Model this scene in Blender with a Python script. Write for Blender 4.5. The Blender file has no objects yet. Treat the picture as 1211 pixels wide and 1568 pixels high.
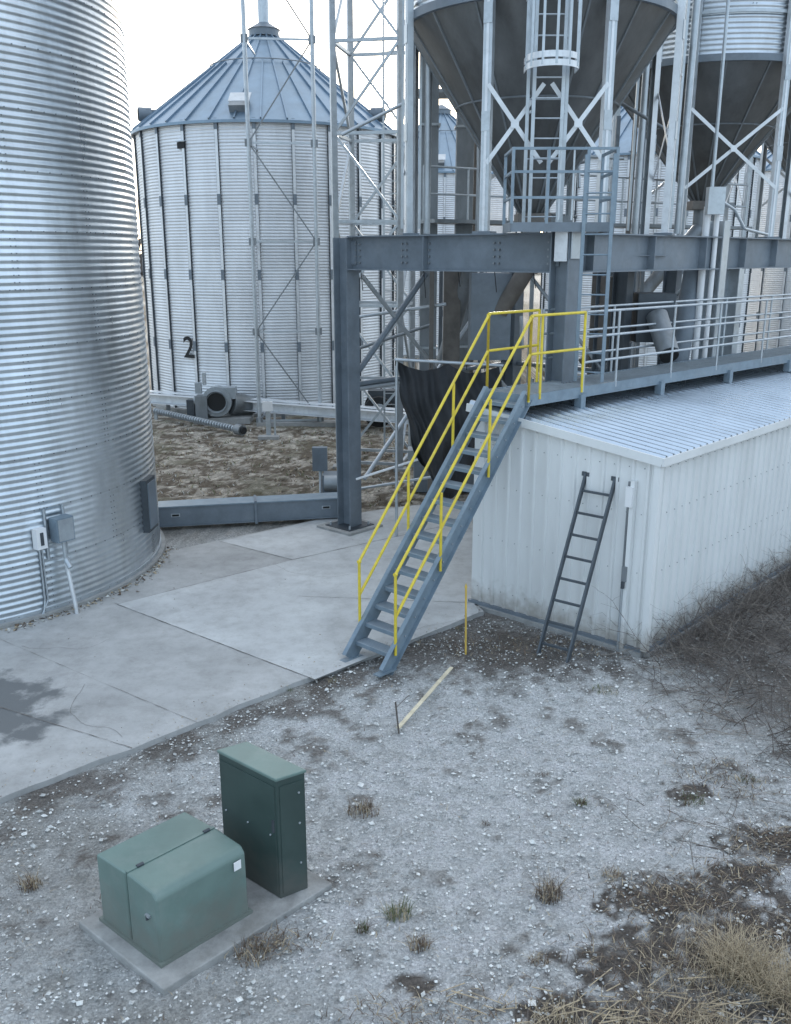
import bpy, math, random
import numpy as np
from mathutils import Vector, Matrix
random.seed(7); rng=np.random.default_rng(5)
V3=Vector
# ------------------------------------------------------------------ materials
def mk(name,col,metal=0.0,rough=0.6,scale=3.0,var=0.15,bump=0.0,bscale=40.0,tint=False,stain=None,stain_amt=0.0,stain_scale=1.0,stretch=(1,1,1),spec=0.5,zdirt=None):
    m=bpy.data.materials.new(name); m.use_nodes=True
    nt=m.node_tree; n=nt.nodes; l=nt.links
    b=n['Principled BSDF']; b.inputs['Metallic'].default_value=metal
    b.inputs['Specular IOR Level'].default_value=spec
    tc=n.new('ShaderNodeTexCoord')
    mp=n.new('ShaderNodeMapping'); mp.inputs['Scale'].default_value=stretch
    l.new(tc.outputs['Object'],mp.inputs['Vector'])
    no=n.new('ShaderNodeTexNoise'); no.inputs['Scale'].default_value=scale; no.inputs['Detail'].default_value=5; no.inputs['Roughness'].default_value=.65
    l.new(mp.outputs[0],no.inputs['Vector'])
    cr=n.new('ShaderNodeValToRGB'); cr.color_ramp.elements[0].position=.3; cr.color_ramp.elements[1].position=.7
    cr.color_ramp.elements[0].color=(*[c*(1-var) for c in col],1); cr.color_ramp.elements[1].color=(*[min(1,c*(1+var)) for c in col],1)
    l.new(no.outputs['Fac'],cr.inputs['Fac'])
    out=cr.outputs['Color']
    if stain:
        n2=n.new('ShaderNodeTexNoise'); n2.inputs['Scale'].default_value=stain_scale; n2.inputs['Detail'].default_value=6; n2.inputs['Roughness'].default_value=.7
        l.new(mp.outputs[0],n2.inputs['Vector'])
        r2=n.new('ShaderNodeValToRGB'); r2.color_ramp.elements[0].position=.5; r2.color_ramp.elements[1].position=.72
        r2.color_ramp.elements[0].color=(0,0,0,1); r2.color_ramp.elements[1].color=(stain_amt,)*3+(1,)
        l.new(n2.outputs['Fac'],r2.inputs['Fac'])
        mx=n.new('ShaderNodeMix'); mx.data_type='RGBA'; l.new(r2.outputs['Color'],mx.inputs[0]); l.new(out,mx.inputs[6]); mx.inputs[7].default_value=(*stain,1)
        out=mx.outputs[2]
    if zdirt:   # mud splashed on the foot of a wall
        sp=n.new('ShaderNodeSeparateXYZ'); l.new(tc.outputs['Object'],sp.inputs[0])
        n6=n.new('ShaderNodeTexNoise'); n6.inputs['Scale'].default_value=7; n6.inputs['Detail'].default_value=6; l.new(tc.outputs['Object'],n6.inputs['Vector'])
        a6=n.new('ShaderNodeMath'); a6.operation='MULTIPLY_ADD'; a6.inputs[1].default_value=-.7; l.new(n6.outputs['Fac'],a6.inputs[0]); l.new(sp.outputs['Z'],a6.inputs[2])
        m6=n.new('ShaderNodeMapRange'); m6.inputs['From Min'].default_value=-.28; m6.inputs['From Max'].default_value=.12; m6.inputs['To Min'].default_value=.7; m6.inputs['To Max'].default_value=0; l.new(a6.outputs[0],m6.inputs['Value'])
        mx=n.new('ShaderNodeMix'); mx.data_type='RGBA'; l.new(m6.outputs[0],mx.inputs[0]); l.new(out,mx.inputs[6]); mx.inputs[7].default_value=(*zdirt,1); out=mx.outputs[2]
    if tint:
        at=n.new('ShaderNodeAttribute'); at.attribute_name='tint'
        mu=n.new('ShaderNodeMix'); mu.data_type='RGBA'; mu.blend_type='MULTIPLY'; mu.inputs[0].default_value=1
        l.new(out,mu.inputs[6]); l.new(at.outputs['Color'],mu.inputs[7]); out=mu.outputs[2]
    l.new(out,b.inputs['Base Color'])
    mr=n.new('ShaderNodeMapRange'); mr.inputs['To Min'].default_value=max(0.03,rough-.1); mr.inputs['To Max'].default_value=min(1,rough+.12)
    l.new(no.outputs['Fac'],mr.inputs['Value']); l.new(mr.outputs[0],b.inputs['Roughness'])
    if bump>0:
        n3=n.new('ShaderNodeTexNoise'); n3.inputs['Scale'].default_value=bscale; n3.inputs['Detail'].default_value=4
        l.new(tc.outputs['Object'],n3.inputs['Vector'])
        bp=n.new('ShaderNodeBump'); bp.inputs['Strength'].default_value=bump; bp.inputs['Distance'].default_value=.02
        l.new(n3.outputs['Fac'],bp.inputs['Height']); l.new(bp.outputs[0],b.inputs['Normal'])
    return m
M={}
M['galvbin']=mk('galv_corrugated',(.64,.69,.73),.85,.30,2.2,.14,.05,60,tint=True,stain=(.35,.37,.38),stain_amt=.5,stain_scale=1.3,stretch=(1,1,.35))
M['galvfar']=mk('galv_corrugated_old',(.74,.76,.78),.45,.46,1.5,.10,0,60,tint=True,stain=(.50,.52,.54),stain_amt=.45,stain_scale=.8,stretch=(1,1,.25))
M['galv']=mk('galvanised_steel',(.48,.52,.55),.6,.40,6,.18,.03,90,stain=(.3,.31,.32),stain_amt=.5,stain_scale=3)
M['galvbright']=mk('galvanised_brace',(.70,.72,.74),.4,.40,6,.15,stain=(.45,.46,.46),stain_amt=.6,stain_scale=3)
M['galvdull']=mk('galvanised_dull',(.24,.26,.275),.45,.50,2.5,.22,.04,50,stain=(.12,.12,.11),stain_amt=.7,stain_scale=1.2,stretch=(1,1,.4))
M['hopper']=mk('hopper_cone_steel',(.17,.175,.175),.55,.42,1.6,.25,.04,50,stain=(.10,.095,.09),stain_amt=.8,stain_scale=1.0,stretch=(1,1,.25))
M['roofshade']=mk('bin_roof_steel_shaded',(.22,.30,.38),.6,.42,1.2,.15,stain=(.17,.22,.26),stain_amt=.5)  # blue cast of the shaded roofs is put into this base colour
M['bluegrey']=mk('structural_paint',(.165,.195,.225),.1,.5,3,.15,.05,30,stain=(.26,.29,.32),stain_amt=.5,stain_scale=2)
M['darksteel']=mk('dark_steel',(.06,.07,.08),.2,.5,4,.2,.04,40)
M['black']=mk('black_void',(.012,.013,.014),0,.7,4,.2)
M['tarp']=mk('black_mesh_tarp',(.022,.024,.027),0,.7,5,.3,.3,60)
M['yellow']=mk('yellow_paint',(.74,.57,.05),0,.4,8,.12,.03,60,stain=(.5,.38,.08),stain_amt=.6,stain_scale=6)
M['stair']=mk('stair_steel',(.21,.27,.32),.25,.45,5,.15,.03,60,stain=(.30,.35,.39),stain_amt=.6,stain_scale=4)
M['white']=mk('white_siding',(.74,.75,.74),0,.42,1.5,.05,.02,20,stain=(.60,.61,.59),stain_amt=.45,stain_scale=1.2,stretch=(1,1,.3),zdirt=(.30,.26,.21))
M['roofwhite']=mk('shed_roof_metal',(.56,.61,.66),.85,.27,1.5,.10,0,20,stain=(.42,.45,.48),stain_amt=.4)
M['concold']=mk('concrete_footing',(.33,.33,.32),0,.85,5,.2,.3,50)
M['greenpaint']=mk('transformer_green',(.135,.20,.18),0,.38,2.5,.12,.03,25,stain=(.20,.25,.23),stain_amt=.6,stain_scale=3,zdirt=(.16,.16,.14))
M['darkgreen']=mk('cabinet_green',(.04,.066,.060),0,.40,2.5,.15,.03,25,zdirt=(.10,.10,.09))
M['wood']=mk('painted_stake',(.62,.42,.09),0,.8,6,.25,.2,60,stretch=(4,4,.4))
M['lath']=mk('pale_lath',(.62,.55,.40),0,.8,6,.2,.2,60)
M['twig']=mk('dead_twigs',(.11,.092,.08),0,.9,8,.35)
M['twigpale']=mk('pale_twigs',(.26,.225,.19),0,.9,8,.35)
M['straw']=mk('dry_grass',(.38,.31,.21),0,.85,7,.3)
M['weed']=mk('green_weed',(.10,.12,.05),0,.85,7,.4)
M['litter']=mk('brown_litter',(.12,.085,.06),0,.9,9,.5)
M['stone']=mk('limestone_gravel',(.50,.50,.47),0,.9,30,.35)
M['label']=mk('label_white',(.78,.78,.78),0,.5,5,.03)
M['ladder']=mk('ladder_grey',(.09,.105,.12),.3,.5,5,.2)
M['rust']=mk('brown_old_steel',(.16,.145,.13),.2,.65,3,.3,.05,40)
M['motor']=mk('motor_grey',(.33,.36,.38),.2,.5,5,.15)

# ------------------------------------------------------------------ mesh builder
class MB:
    def __init__(s): s.v=[];s.f=[];s.m=[];s.s=[];s.mats=[]
    def mi(s,k):
        if k not in s.mats: s.mats.append(k)
        return s.mats.index(k)
    def add(s,vs,fs,k,smooth=False):
        o=len(s.v); s.v.extend([tuple(x) for x in vs]); i=s.mi(k)
        for f in fs: s.f.append(tuple(o+a for a in f)); s.m.append(i); s.s.append(smooth)
    def box(s,c,ex,ey,ez,k):
        c=V3(c);ex=V3(ex)/2;ey=V3(ey)/2;ez=V3(ez)/2
        vs=[c+a*ex+b*ey+d*ez for d in(-1,1) for b in(-1,1) for a in(-1,1)]
        s.add(vs,[(0,2,3,1),(4,5,7,6),(0,1,5,4),(2,6,7,3),(0,4,6,2),(1,3,7,5)],k)
    def abox(s,x0,x1,y0,y1,z0,z1,k):
        s.box(((x0+x1)/2,(y0+y1)/2,(z0+z1)/2),(x1-x0,0,0),(0,y1-y0,0),(0,0,z1-z0),k)
    def frame(s,p,q,up):
        d=(V3(q)-V3(p)); L=d.length; d.normalize(); up=V3(up)
        if abs(d.dot(up.normalized()))>.99: up=V3((1,0,0))
        sd=d.cross(up).normalized(); u2=sd.cross(d).normalized(); return d,L,sd,u2
    def beam(s,p,q,w,h,k,up=(0,0,1)):
        d,L,sd,u2=s.frame(p,q,up); s.box((V3(p)+V3(q))/2,d*L,sd*w,u2*h,k)
    def ibeam(s,p,q,W,H,k,t=.025,up=(0,0,1)):
        d,L,sd,u2=s.frame(p,q,up); c=(V3(p)+V3(q))/2
        s.box(c+u2*(H/2-t/2),d*L,sd*W,u2*t,k); s.box(c-u2*(H/2-t/2),d*L,sd*W,u2*t,k)
        s.box(c,d*(L-.004),sd*t,u2*(H-2*t),k)
    def angle(s,p,q,w,k,t=.008,up=(0,0,1)):
        d,L,sd,u2=s.frame(p,q,up); c=(V3(p)+V3(q))/2
        s.box(c-u2*(w/2),d*L,sd*w,u2*t,k); s.box(c-sd*(w/2-t/2),d*L,sd*t,u2*(w-t),k)
    def channel(s,p,q,w,h,k,t=.01,up=(0,0,1)):
        d,L,sd,u2=s.frame(p,q,up); c=(V3(p)+V3(q))/2
        s.box(c,d*L,sd*t,u2*h,k)
        s.box(c+u2*(h/2-t/2)+sd*(w/2+t/2),d*L,sd*w,u2*t,k); s.box(c-u2*(h/2-t/2)+sd*(w/2+t/2),d*L,sd*w,u2*t,k)
    def tube(s,p,q,r,k,n=8,r2=None,cap=True):
        d,L,sd,u2=s.frame(p,q,(0,0,1)); r2=r if r2 is None else r2; vs=[]
        for P,R in((V3(p),r),(V3(q),r2)):
            for i in range(n):
                a=2*math.pi*i/n; vs.append(P+(sd*math.cos(a)+u2*math.sin(a))*R)
        s.add(vs,[(i,(i+1)%n,n+(i+1)%n,n+i) for i in range(n)],k,n>5)
        if cap: s.add(vs,[tuple(range(n))[::-1],tuple(range(n,2*n))],k)
    def path(s,pts,r,k,n=8):
        for a,b in zip(pts[:-1],pts[1:]): s.tube(a,b,r,k,n)
    def obj(s,name,parent=None):
        me=bpy.data.meshes.new(name); me.from_pydata(s.v,[],s.f)
        for k in s.mats: me.materials.append(M[k])
        me.polygons.foreach_set('material_index',s.m); me.polygons.foreach_set('use_smooth',s.s)
        me.update(); o=bpy.data.objects.new(name,me); bpy.context.collection.objects.link(o)
        if parent: o.parent=parent
        return o
def empty(name):
    o=bpy.data.objects.new(name,None); bpy.context.collection.objects.link(o); return o
def P(x,y,z=0): return V3((x,y,z))
def npmesh(name,verts,faces,mat,smooth=True,tint=None,parent=None):
    me=bpy.data.meshes.new(name); nv=len(verts); nf=len(faces)
    me.vertices.add(nv); me.vertices.foreach_set('co',np.asarray(verts,dtype=np.float32).ravel())
    k=faces.shape[1]; me.loops.add(nf*k); me.loops.foreach_set('vertex_index',faces.ravel().astype(np.int32))
    me.polygons.add(nf); me.polygons.foreach_set('loop_start',np.arange(0,nf*k,k,dtype=np.int32)); me.polygons.foreach_set('loop_total',np.full(nf,k,dtype=np.int32))
    me.update(calc_edges=True); me.polygons.foreach_set('use_smooth',np.full(nf,smooth))
    me.materials.append(mat)
    if tint is not None:
        a=me.color_attributes.new('tint','FLOAT_COLOR','POINT'); a.data.foreach_set('color',np.asarray(tint,dtype=np.float32).ravel())
    o=bpy.data.objects.new(name,me); bpy.context.collection.objects.link(o)
    if parent: o.parent=parent
    return o
def gridfaces(nr,nc,wrap):
    i=np.arange(nr-1)[:,None]; j=np.arange(nc if wrap else nc-1)[None,:]; j2=(j+1)%nc if wrap else j+1
    a=i*nc+j; b=i*nc+j2; c=(i+1)*nc+j2; d=(i+1)*nc+j
    return np.stack([a,b,c,d],-1).reshape(-1,4)
def corr_cyl(name,c,R,z0,z1,pitch,amp,n,mat,parent,spp=6,panel_h=.81,panels=9,seed=1,var=.26,seamk=.72):
    nz=int((z1-z0)/pitch*spp)+1; z=z0+np.arange(nz)*pitch/spp; a=np.arange(n)*2*math.pi/n
    r=R+amp*np.sin(2*math.pi*(z-z0)/pitch); 
    row=((z-z0)/panel_h).astype(int); rg=np.random.default_rng(seed)
    h=rg.random((200,panels))*var+1.0-var
    pid=((a[None,:]/(2*math.pi)*panels+(row[:,None]%2)*.5).astype(int))%panels
    t=h[row[:,None],pid]
    r2=r[:,None]+(((row[:,None]%2))*.003)+ (pid%2)*.003
    X=c[0]+r2*np.cos(a); Y=c[1]+r2*np.sin(a); Z=np.broadcast_to(z[:,None],X.shape)
    seam=np.abs(((z-z0)/panel_h)%1)<.04; t=t*np.where(seam,seamk,1)[:,None]
    tint=np.stack([t,t,t,np.ones_like(t)],-1).reshape(-1,4)
    return npmesh(name,np.stack([X,Y,Z],-1).reshape(-1,3),gridfaces(nz,n,True),mat,True,tint,parent)
def vnoise(x,y,scale,seed):
    rg=np.random.default_rng(seed); T=rg.random((256,256)); x=x*scale+1000; y=y*scale+1000
    xi=np.floor(x).astype(int); yi=np.floor(y).astype(int); fx=x-xi; fy=y-yi; fx=fx*fx*(3-2*fx); fy=fy*fy*(3-2*fy)
    g=lambda i,j:T[(xi+i)%256,(yi+j)%256]
    return (g(0,0)*(1-fx)+g(1,0)*fx)*(1-fy)+(g(0,1)*(1-fx)+g(1,1)*fx)*fy
def fbm(x,y,scale,seed,o=5):
    s=0;a=.5;t=0
    for i in range(o): s=s+a*vnoise(x,y,scale*2**i,seed+i); t+=a; a*=.55
    return s/t
def sstep(e0,e1,x): 
    t=np.clip((x-e0)/(e1-e0),0,1); return t*t*(3-2*t)

# ------------------------------------------------------------------ site axes
U=V3((.755,-.656,0)); W_=V3((.69,.724,0)).normalized(); U.normalize()
N0=P(3.53,12.0)              # near shed corner
zz=V3((0,0,1))
# ------------------------------------------------------------------ ground
def padline(x,y): # >0 on gravel side (towards the camera / right)
    return (x+4.12)*.686-(y-8.36)*.727
xs=np.concatenate([-np.geomspace(600,10,26),np.arange(-9.4,7.2,.05),np.geomspace(7.6,600,28)])
ys=np.concatenate([-np.geomspace(600,1,14),np.arange(-.5,4.2,.4),np.arange(4.3,14.5,.05),np.arange(14.7,19,.30),np.arange(19,36,.1),np.geomspace(36.3,700,26)])
X,Y=np.meshgrid(xs,ys)
n1=fbm(X,Y,.9,11); n2=fbm(X,Y,3.2,21); n3=fbm(X,Y,9,31); n4=fbm(X,Y,.35,41)
pl=padline(X,Y)
edge=np.exp(-np.abs(pl-.2)*1.3)
dirt=sstep(.55,.72,n2*.6+n3*.4+.22*edge+.10*(n1-.5))*.85
ds=np.hypot((X-2.0)/1.9,(Y-12.2)/1.1); dirt=np.maximum(dirt,sstep(1.25,.5,ds+ (n2-.5)*1.4+(n3-.5)*.8)*.9)
def blob(cx,cy,rx,ry,am=1.0,rg=1.6):
    d=np.hypot((X-cx)/rx,(Y-cy)/ry)+(n2-.5)*rg+(n3-.5)*2.4
    return sstep(1.05,.8,d)*am
for b in [(2.45,6.9,.6,.38),(3.2,7.2,.5,.25),(3.75,7.7,.55,.35),(1.9,6.2,.5,.3),(2.9,6.4,.8,.4),(3.6,6.3,.9,.6),(1.3,5.6,.3,.3),(3.1,8.6,.25,.2),(.15,5.9,.2,.12),(2.2,5.6,1.2,.35,.9),(3.5,5.6,1.2,.6,.9),(-2.0,7.7,.3,.2,.5)]:
    dirt=np.maximum(dirt,blob(*b))
br=sstep(-.2,1.5,(X-3.6)-(10.9-Y)*.42+(n1-.5)*2.4+(n3-.5)*1.4)*np.where(Y>7.9,1,0)
dirt=np.maximum(dirt,br*.75)
white=sstep(.28,.54,n1*.5+n2*.2+n4*.3+.26*np.exp(-((X-1.9)/2.4)**2-((Y-8.2)/2.9)**2)-.14*edge)
far=sstep(17.0,19.5,Y)
grav=np.array([.50,.49,.46]); wht=np.array([.86,.87,.86]); soil=np.array([.125,.095,.072])
col=grav*(1-white[...,None])+wht*white[...,None]
col=col*(1-.88*dirt[...,None])+soil*.88*dirt[...,None]
col=col*(.66+.68*n3[...,None])
peb=sstep(.60,.72,n3)[...,None]
pale=sstep(.48,.56,n2)[...,None]
fc=np.array([.20,.165,.125])*(1-pale)+np.array([.52,.47,.40])*pale
fc=fc*(.45+1.1*n3[...,None])+np.array([.25,.24,.22])*peb
green=sstep(.55,.66,n1*.6+n2*.4)[...,None]; fc=fc*(1-.6*green)+np.array([.15,.145,.085])*.6*green
col=np.clip(col*(1-far[...,None])+fc*far[...,None],0,.88)
Z=(n2-.5)*.05+(n3-.5)*.036+(n1-.5)*.05
Z=np.where(pl>0,Z*sstep(0,.5,pl),0)-.02
Z=np.where(Y>20,(n1-.5)*.14+(n2-.5)*.08,Z)
tint=np.concatenate([col,np.ones_like(X)[...,None]],-1).reshape(-1,4)
gm=bpy.data.materials.new('gravel_ground'); gm.use_nodes=True; nt=gm.node_tree; n=nt.nodes; l=nt.links; b=n['Principled BSDF']
b.inputs['Roughness'].default_value=.92; b.inputs['Specular IOR Level'].default_value=.2
at=n.new('ShaderNodeAttribute'); at.attribute_name='tint'; tc=n.new('ShaderNodeTexCoord')
vo=n.new('ShaderNodeTexVoronoi'); vo.inputs['Scale'].default_value=38; l.new(tc.outputs['Object'],vo.inputs['Vector'])
hs=n.new('ShaderNodeSeparateColor'); l.new(vo.outputs['Color'],hs.inputs[0])
mr=n.new('ShaderNodeMapRange'); mr.inputs['To Min'].default_value=.7; mr.inputs['To Max'].default_value=1.25; l.new(hs.outputs[0],mr.inputs['Value'])
no=n.new('ShaderNodeTexNoise'); no.inputs['Scale'].default_value=45; no.inputs['Detail'].default_value=7; no.inputs['Roughness'].default_value=.8; l.new(tc.outputs['Object'],no.inputs['Vector'])
m2=n.new('ShaderNodeMapRange'); m2.inputs['From Min'].default_value=.32; m2.inputs['From Max'].default_value=.68; m2.inputs['To Min'].default_value=.5; m2.inputs['To Max'].default_value=1.35; l.new(no.outputs['Fac'],m2.inputs['Value'])
mm=n.new('ShaderNodeMath'); mm.operation='MULTIPLY'; l.new(mr.outputs[0],mm.inputs[0]); l.new(m2.outputs[0],mm.inputs[1])
vm=n.new('ShaderNodeVectorMath'); vm.operation='SCALE'; l.new(at.outputs['Color'],vm.inputs[0]); l.new(mm.outputs[0],vm.inputs['Scale']); l.new(vm.outputs[0],b.inputs['Base Color'])
bp=n.new('ShaderNodeBump'); bp.inputs['Strength'].default_value=1.0; bp.inputs['Distance'].default_value=.03; l.new(mm.outputs[0],bp.inputs['Height']); l.new(bp.outputs[0],b.inputs['Normal'])
npmesh('ground',np.stack([X,Y,Z],-1).reshape(-1,3),gridfaces(len(ys),len(xs),False),gm,True,tint)

# ------------------------------------------------------------------ concrete pad
def concmat(name,base,light):
    m=bpy.data.materials.new(name); m.use_nodes=True; nt=m.node_tree; n=nt.nodes; l=nt.links; b=n['Principled BSDF']; b.inputs['Specular IOR Level'].default_value=.3
    tc=n.new('ShaderNodeTexCoord'); no=n.new('ShaderNodeTexNoise'); no.inputs['Scale'].default_value=.9; no.inputs['Detail'].default_value=8; no.inputs['Roughness'].default_value=.62; l.new(tc.outputs['Object'],no.inputs['Vector'])
    cr=n.new('ShaderNodeValToRGB'); e=cr.color_ramp.elements; e[0].position=.32; e[1].position=.68; e[0].color=(*[c*.84 for c in base],1); e[1].color=(*light,1); l.new(no.outputs['Fac'],cr.inputs['Fac'])
    n2=n.new('ShaderNodeTexNoise'); n2.inputs['Scale'].default_value=5; n2.inputs['Detail'].default_value=8; n2.inputs['Roughness'].default_value=.8; l.new(tc.outputs['Object'],n2.inputs['Vector'])
    c2=n.new('ShaderNodeValToRGB'); e=c2.color_ramp.elements; e[0].position=.3; e[1].position=.55; e[0].color=(.58,.56,.53,1); e[1].color=(1,1,1,1); l.new(n2.outputs['Fac'],c2.inputs['Fac'])
    mu=n.new('ShaderNodeMix'); mu.data_type='RGBA'; mu.blend_type='MULTIPLY'; mu.inputs[0].default_value=.5; l.new(cr.outputs[0],mu.inputs[6]); l.new(c2.outputs[0],mu.inputs[7])
    mp=n.new('ShaderNodeMapping'); mp.vector_type='POINT'; mp.inputs['Location'].default_value=(5.6*.95,-10.15*1.15,0); mp.inputs['Scale'].default_value=(.95,1.15,1); l.new(tc.outputs['Object'],mp.inputs['Vector'])
    ln=n.new('ShaderNodeVectorMath'); ln.operation='LENGTH'; l.new(mp.outputs[0],ln.inputs[0])
    n4=n.new('ShaderNodeTexNoise'); n4.inputs['Scale'].default_value=1.8; n4.inputs['Detail'].default_value=8; n4.inputs['Roughness'].default_value=.65; l.new(tc.outputs['Object'],n4.inputs['Vector'])
    ad=n.new('ShaderNodeMath'); ad.operation='MULTIPLY_ADD'; ad.inputs[1].default_value=2.2; l.new(n4.outputs['Fac'],ad.inputs[0]); l.new(ln.outputs['Value'],ad.inputs[2])
    mr=n.new('ShaderNodeMapRange'); mr.inputs['From Min'].default_value=2.5; mr.inputs['From Max'].default_value=2.2; l.new(ad.outputs[0],mr.inputs['Value'])
    wm=n.new('ShaderNodeMix'); wm.data_type='RGBA'; l.new(mr.outputs[0],wm.inputs[0]); l.new(mu.outputs[2],wm.inputs[6]); wm.inputs[7].default_value=(.15,.155,.155,1)
    l.new(wm.outputs[2],b.inputs['Base Color'])
    rr=n.new('ShaderNodeMapRange'); rr.inputs['To Min'].default_value=.78; rr.inputs['To Max'].default_value=.5; l.new(mr.outputs[0],rr.inputs['Value']); l.new(rr.outputs[0],b.inputs['Roughness'])
    n5=n.new('ShaderNodeTexNoise'); n5.inputs['Scale'].default_value=80; n5.inputs['Detail'].default_value=4; l.new(tc.outputs['Object'],n5.inputs['Vector'])
    bp=n.new('ShaderNodeBump'); bp.inputs['Strength'].default_value=.25; bp.inputs['Distance'].default_value=.01; l.new(n5.outputs['Fac'],bp.inputs['Height']); l.new(bp.outputs[0],b.inputs['Normal'])
    return m
M['conc']=concmat('concrete_pad_mat',(.40,.40,.39),(.49,.49,.48)); M['conc2']=concmat('concrete_slab_pale',(.52,.525,.52),(.60,.61,.60))
pad=MB()
fe=[]
a0=P(-13,-.02); a1=P(1.39,13.56)
for i in range(160):
    t=i/159; p=a0.lerp(a1,t); k=.07*(fbm(np.array([t*26]),np.array([0.]),1,3,4)[0]-.5)*2; p=p+V3((.686,-.727,0))*k; fe.append((p.x,p.y))
poly=fe+[(1.25,14.1),(2.9,16.0),(5.5,20.8),(1.41,20.3),(-.08,19.75),(-1.74,18.72),(-3.49,17.3),(-4.35,16.6),(-4.9,16.0),(-8,16),(-16,16),(-22,9)]
zt=.05
vs=[(x,y,zt) for x,y in poly]+[(x,y,-.1) for x,y in poly]; m_=len(poly)
pad.add(vs,[tuple(range(m_))]+[(i,m_+i,m_+(i+1)%m_,(i+1)%m_) for i in range(m_)],'conc')
def sheet(pts,z,k): pad.add([(x,y,z) for x,y in pts],[tuple(range(len(pts)))],k)
sheet([(-4.5,13.84),(-1.08,11.12),(1.33,13.50),(1.25,14.1),(1.85,14.9),(1.6,18.7),(-1.94,16.05)],zt+.004,'conc2')
sheet([(-3.45,17.22),(-1.90,16.10),(1.6,18.75),(1.4,20.2),(-.08,19.7),(-1.74,18.68)],zt+.004,'conc2')
M['joint']=mk('joint_dirt',(.17,.155,.14),0,.95,12,.4)
def joint(a,b,w=.010):
    a=V3((*a,0));b=V3((*b,0)); d=(b-a).normalized(); s_=V3((-d.y,d.x,0))
    N_=max(2,int((b-a).length/.12)); L_=[];R_=[]
    for i in range(N_+1):
        p=a.lerp(b,i/N_); ww=w*random.uniform(.2,1.7); j=random.uniform(-.005,.005)
        L_.append((*(p+s_*(ww/2+j)).xy,zt+.008)); R_.append((*(p-s_*(ww/2-j)).xy,zt+.008))
    pad.add(L_+R_,[(i,i+1,N_+2+i,N_+1+i) for i in range(N_)],'joint')
for a,b in [((-4.55,13.88),(-1.04,11.08)),((-4.5,13.84),(-1.92,16.07)),((-3.5,17.25),(-1.92,16.07)),((-1.92,16.07),(1.6,18.73)),((-8.2,12.0),(-3.02,9.36)),((-1.6,14.2),(1.3,13.9))]: joint(a,b)
joint((-5.9,12.5),(-2.4,9.95),.005)
def crack(p,ang,L):
    p=V3((*p,0)); pts=[p]
    for i in range(int(L/.08)):
        ang+=random.gauss(0,.22); p=p+V3((math.cos(ang),math.sin(ang),0))*.08; pts.append(p)
    for a,b in zip(pts[:-1],pts[1:]):
        d=(b-a).normalized(); s_=V3((-d.y,d.x,0))*.0022; pad.add([(*(q).xy,zt+.0075) for q in (a-s_,b-s_,b+s_,a+s_)],[(0,1,2,3)],'joint')
crack((-3.2,9.6),2.2,1.9); crack((.2,12.4),2.0,2.2); crack((-5.4,12.2),-.6,1.4); crack((-2.2,15.8),-.9,1.7)
pad.obj('concrete_pad')

# ------------------------------------------------------------------ left bin
def bolts(mb,c,R,z0,z1,ph,panels,k,step=.21,vst=.1,sz=.011):
    rows=int((z1-z0)/ph)
    def bolt(a,z):
        o=V3((math.cos(a),math.sin(a),0)); t=V3((-o.y,o.x,0)); p=V3((c[0],c[1],z))+o*(R)
        vs=[p+(t*math.cos(q*math.pi/2+.8)+zz*math.sin(q*math.pi/2+.8))*sz for q in range(4)]; vs+= [v+o*sz*1.0 for v in vs]
        mb.add(vs,[(4,5,6,7),(0,1,5,4),(1,2,6,5),(2,3,7,6),(3,0,4,7)],k)
    for r in range(rows):
        z=z0+r*ph
        for i in range(int(2*math.pi*R/step)): bolt(i*step/R,z+.02)
        for p in range(panels):
            a=(p+(r%2)*.5)/panels*2*math.pi
            for j in range(int(ph/vst)):
                bolt(a+.012/R*2,z+.025+j*vst); bolt(a-.05/R,z+.025+j*vst)
bin1=empty('grain_bin'); c1=(-8.47,16.05); R1=4.0
corr_cyl('corrugated_wall',c1,R1,.12,13.0,.1015,.009,200,M['galvbin'],bin1,6,.812,9,3,.16,.85)
mb=MB(); bolts(mb,c1,R1+.010,.12,12.5,.812,9,'galvdull'); mb.obj('wall_bolts',bin1)
mb=MB()
def ring(mb,c,R0,R1_,z0,z1,k,n=96,a0=0,a1=2*math.pi):
    vs=[];full=abs(a1-a0-2*math.pi)<1e-6; m=n if full else n+1
    for i in range(m):
        a=a0+(a1-a0)*i/n; ca,sa=math.cos(a),math.sin(a)
        vs+=[(c[0]+R0*ca,c[1]+R0*sa,z0),(c[0]+R1_*ca,c[1]+R1_*sa,z0),(c[0]+R1_*ca,c[1]+R1_*sa,z1),(c[0]+R0*ca,c[1]+R0*sa,z1)]
    fs=[]
    for i in range(n):
        j=(i+1)%m
        for q in range(4): fs.append((4*i+q,4*j+q,4*j+(q+1)%4,4*i+(q+1)%4))
    if not full: fs+=[(0,1,2,3),(4*n+3,4*n+2,4*n+1,4*n)]
    mb.add(vs,fs,k,False)
def cone(mb,c,Ra,za,Rb,zb,k,n=64,smooth=True):
    vs=[(c[0]+Ra*math.cos(2*math.pi*i/n),c[1]+Ra*math.sin(2*math.pi*i/n),za) for i in range(n)]+[(c[0]+Rb*math.cos(2*math.pi*i/n),c[1]+Rb*math.sin(2*math.pi*i/n),zb) for i in range(n)]
    mb.add(vs,[(i,(i+1)%n,n+(i+1)%n,n+i) for i in range(n)],k,smooth)
ring(mb,c1,R1-.3,R1+.10,-.1,.11,'concold'); ring(mb,c1,R1-.02,R1+.022,.10,.17,'galv'); cone(mb,c1,R1+.15,13.0,.4,15.2,'roofshade')
ring(mb,c1,R1-.02,R1+.03,12.97,13.03,'galv')
mb.obj('base_and_roof',bin1)
mb=MB()
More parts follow.
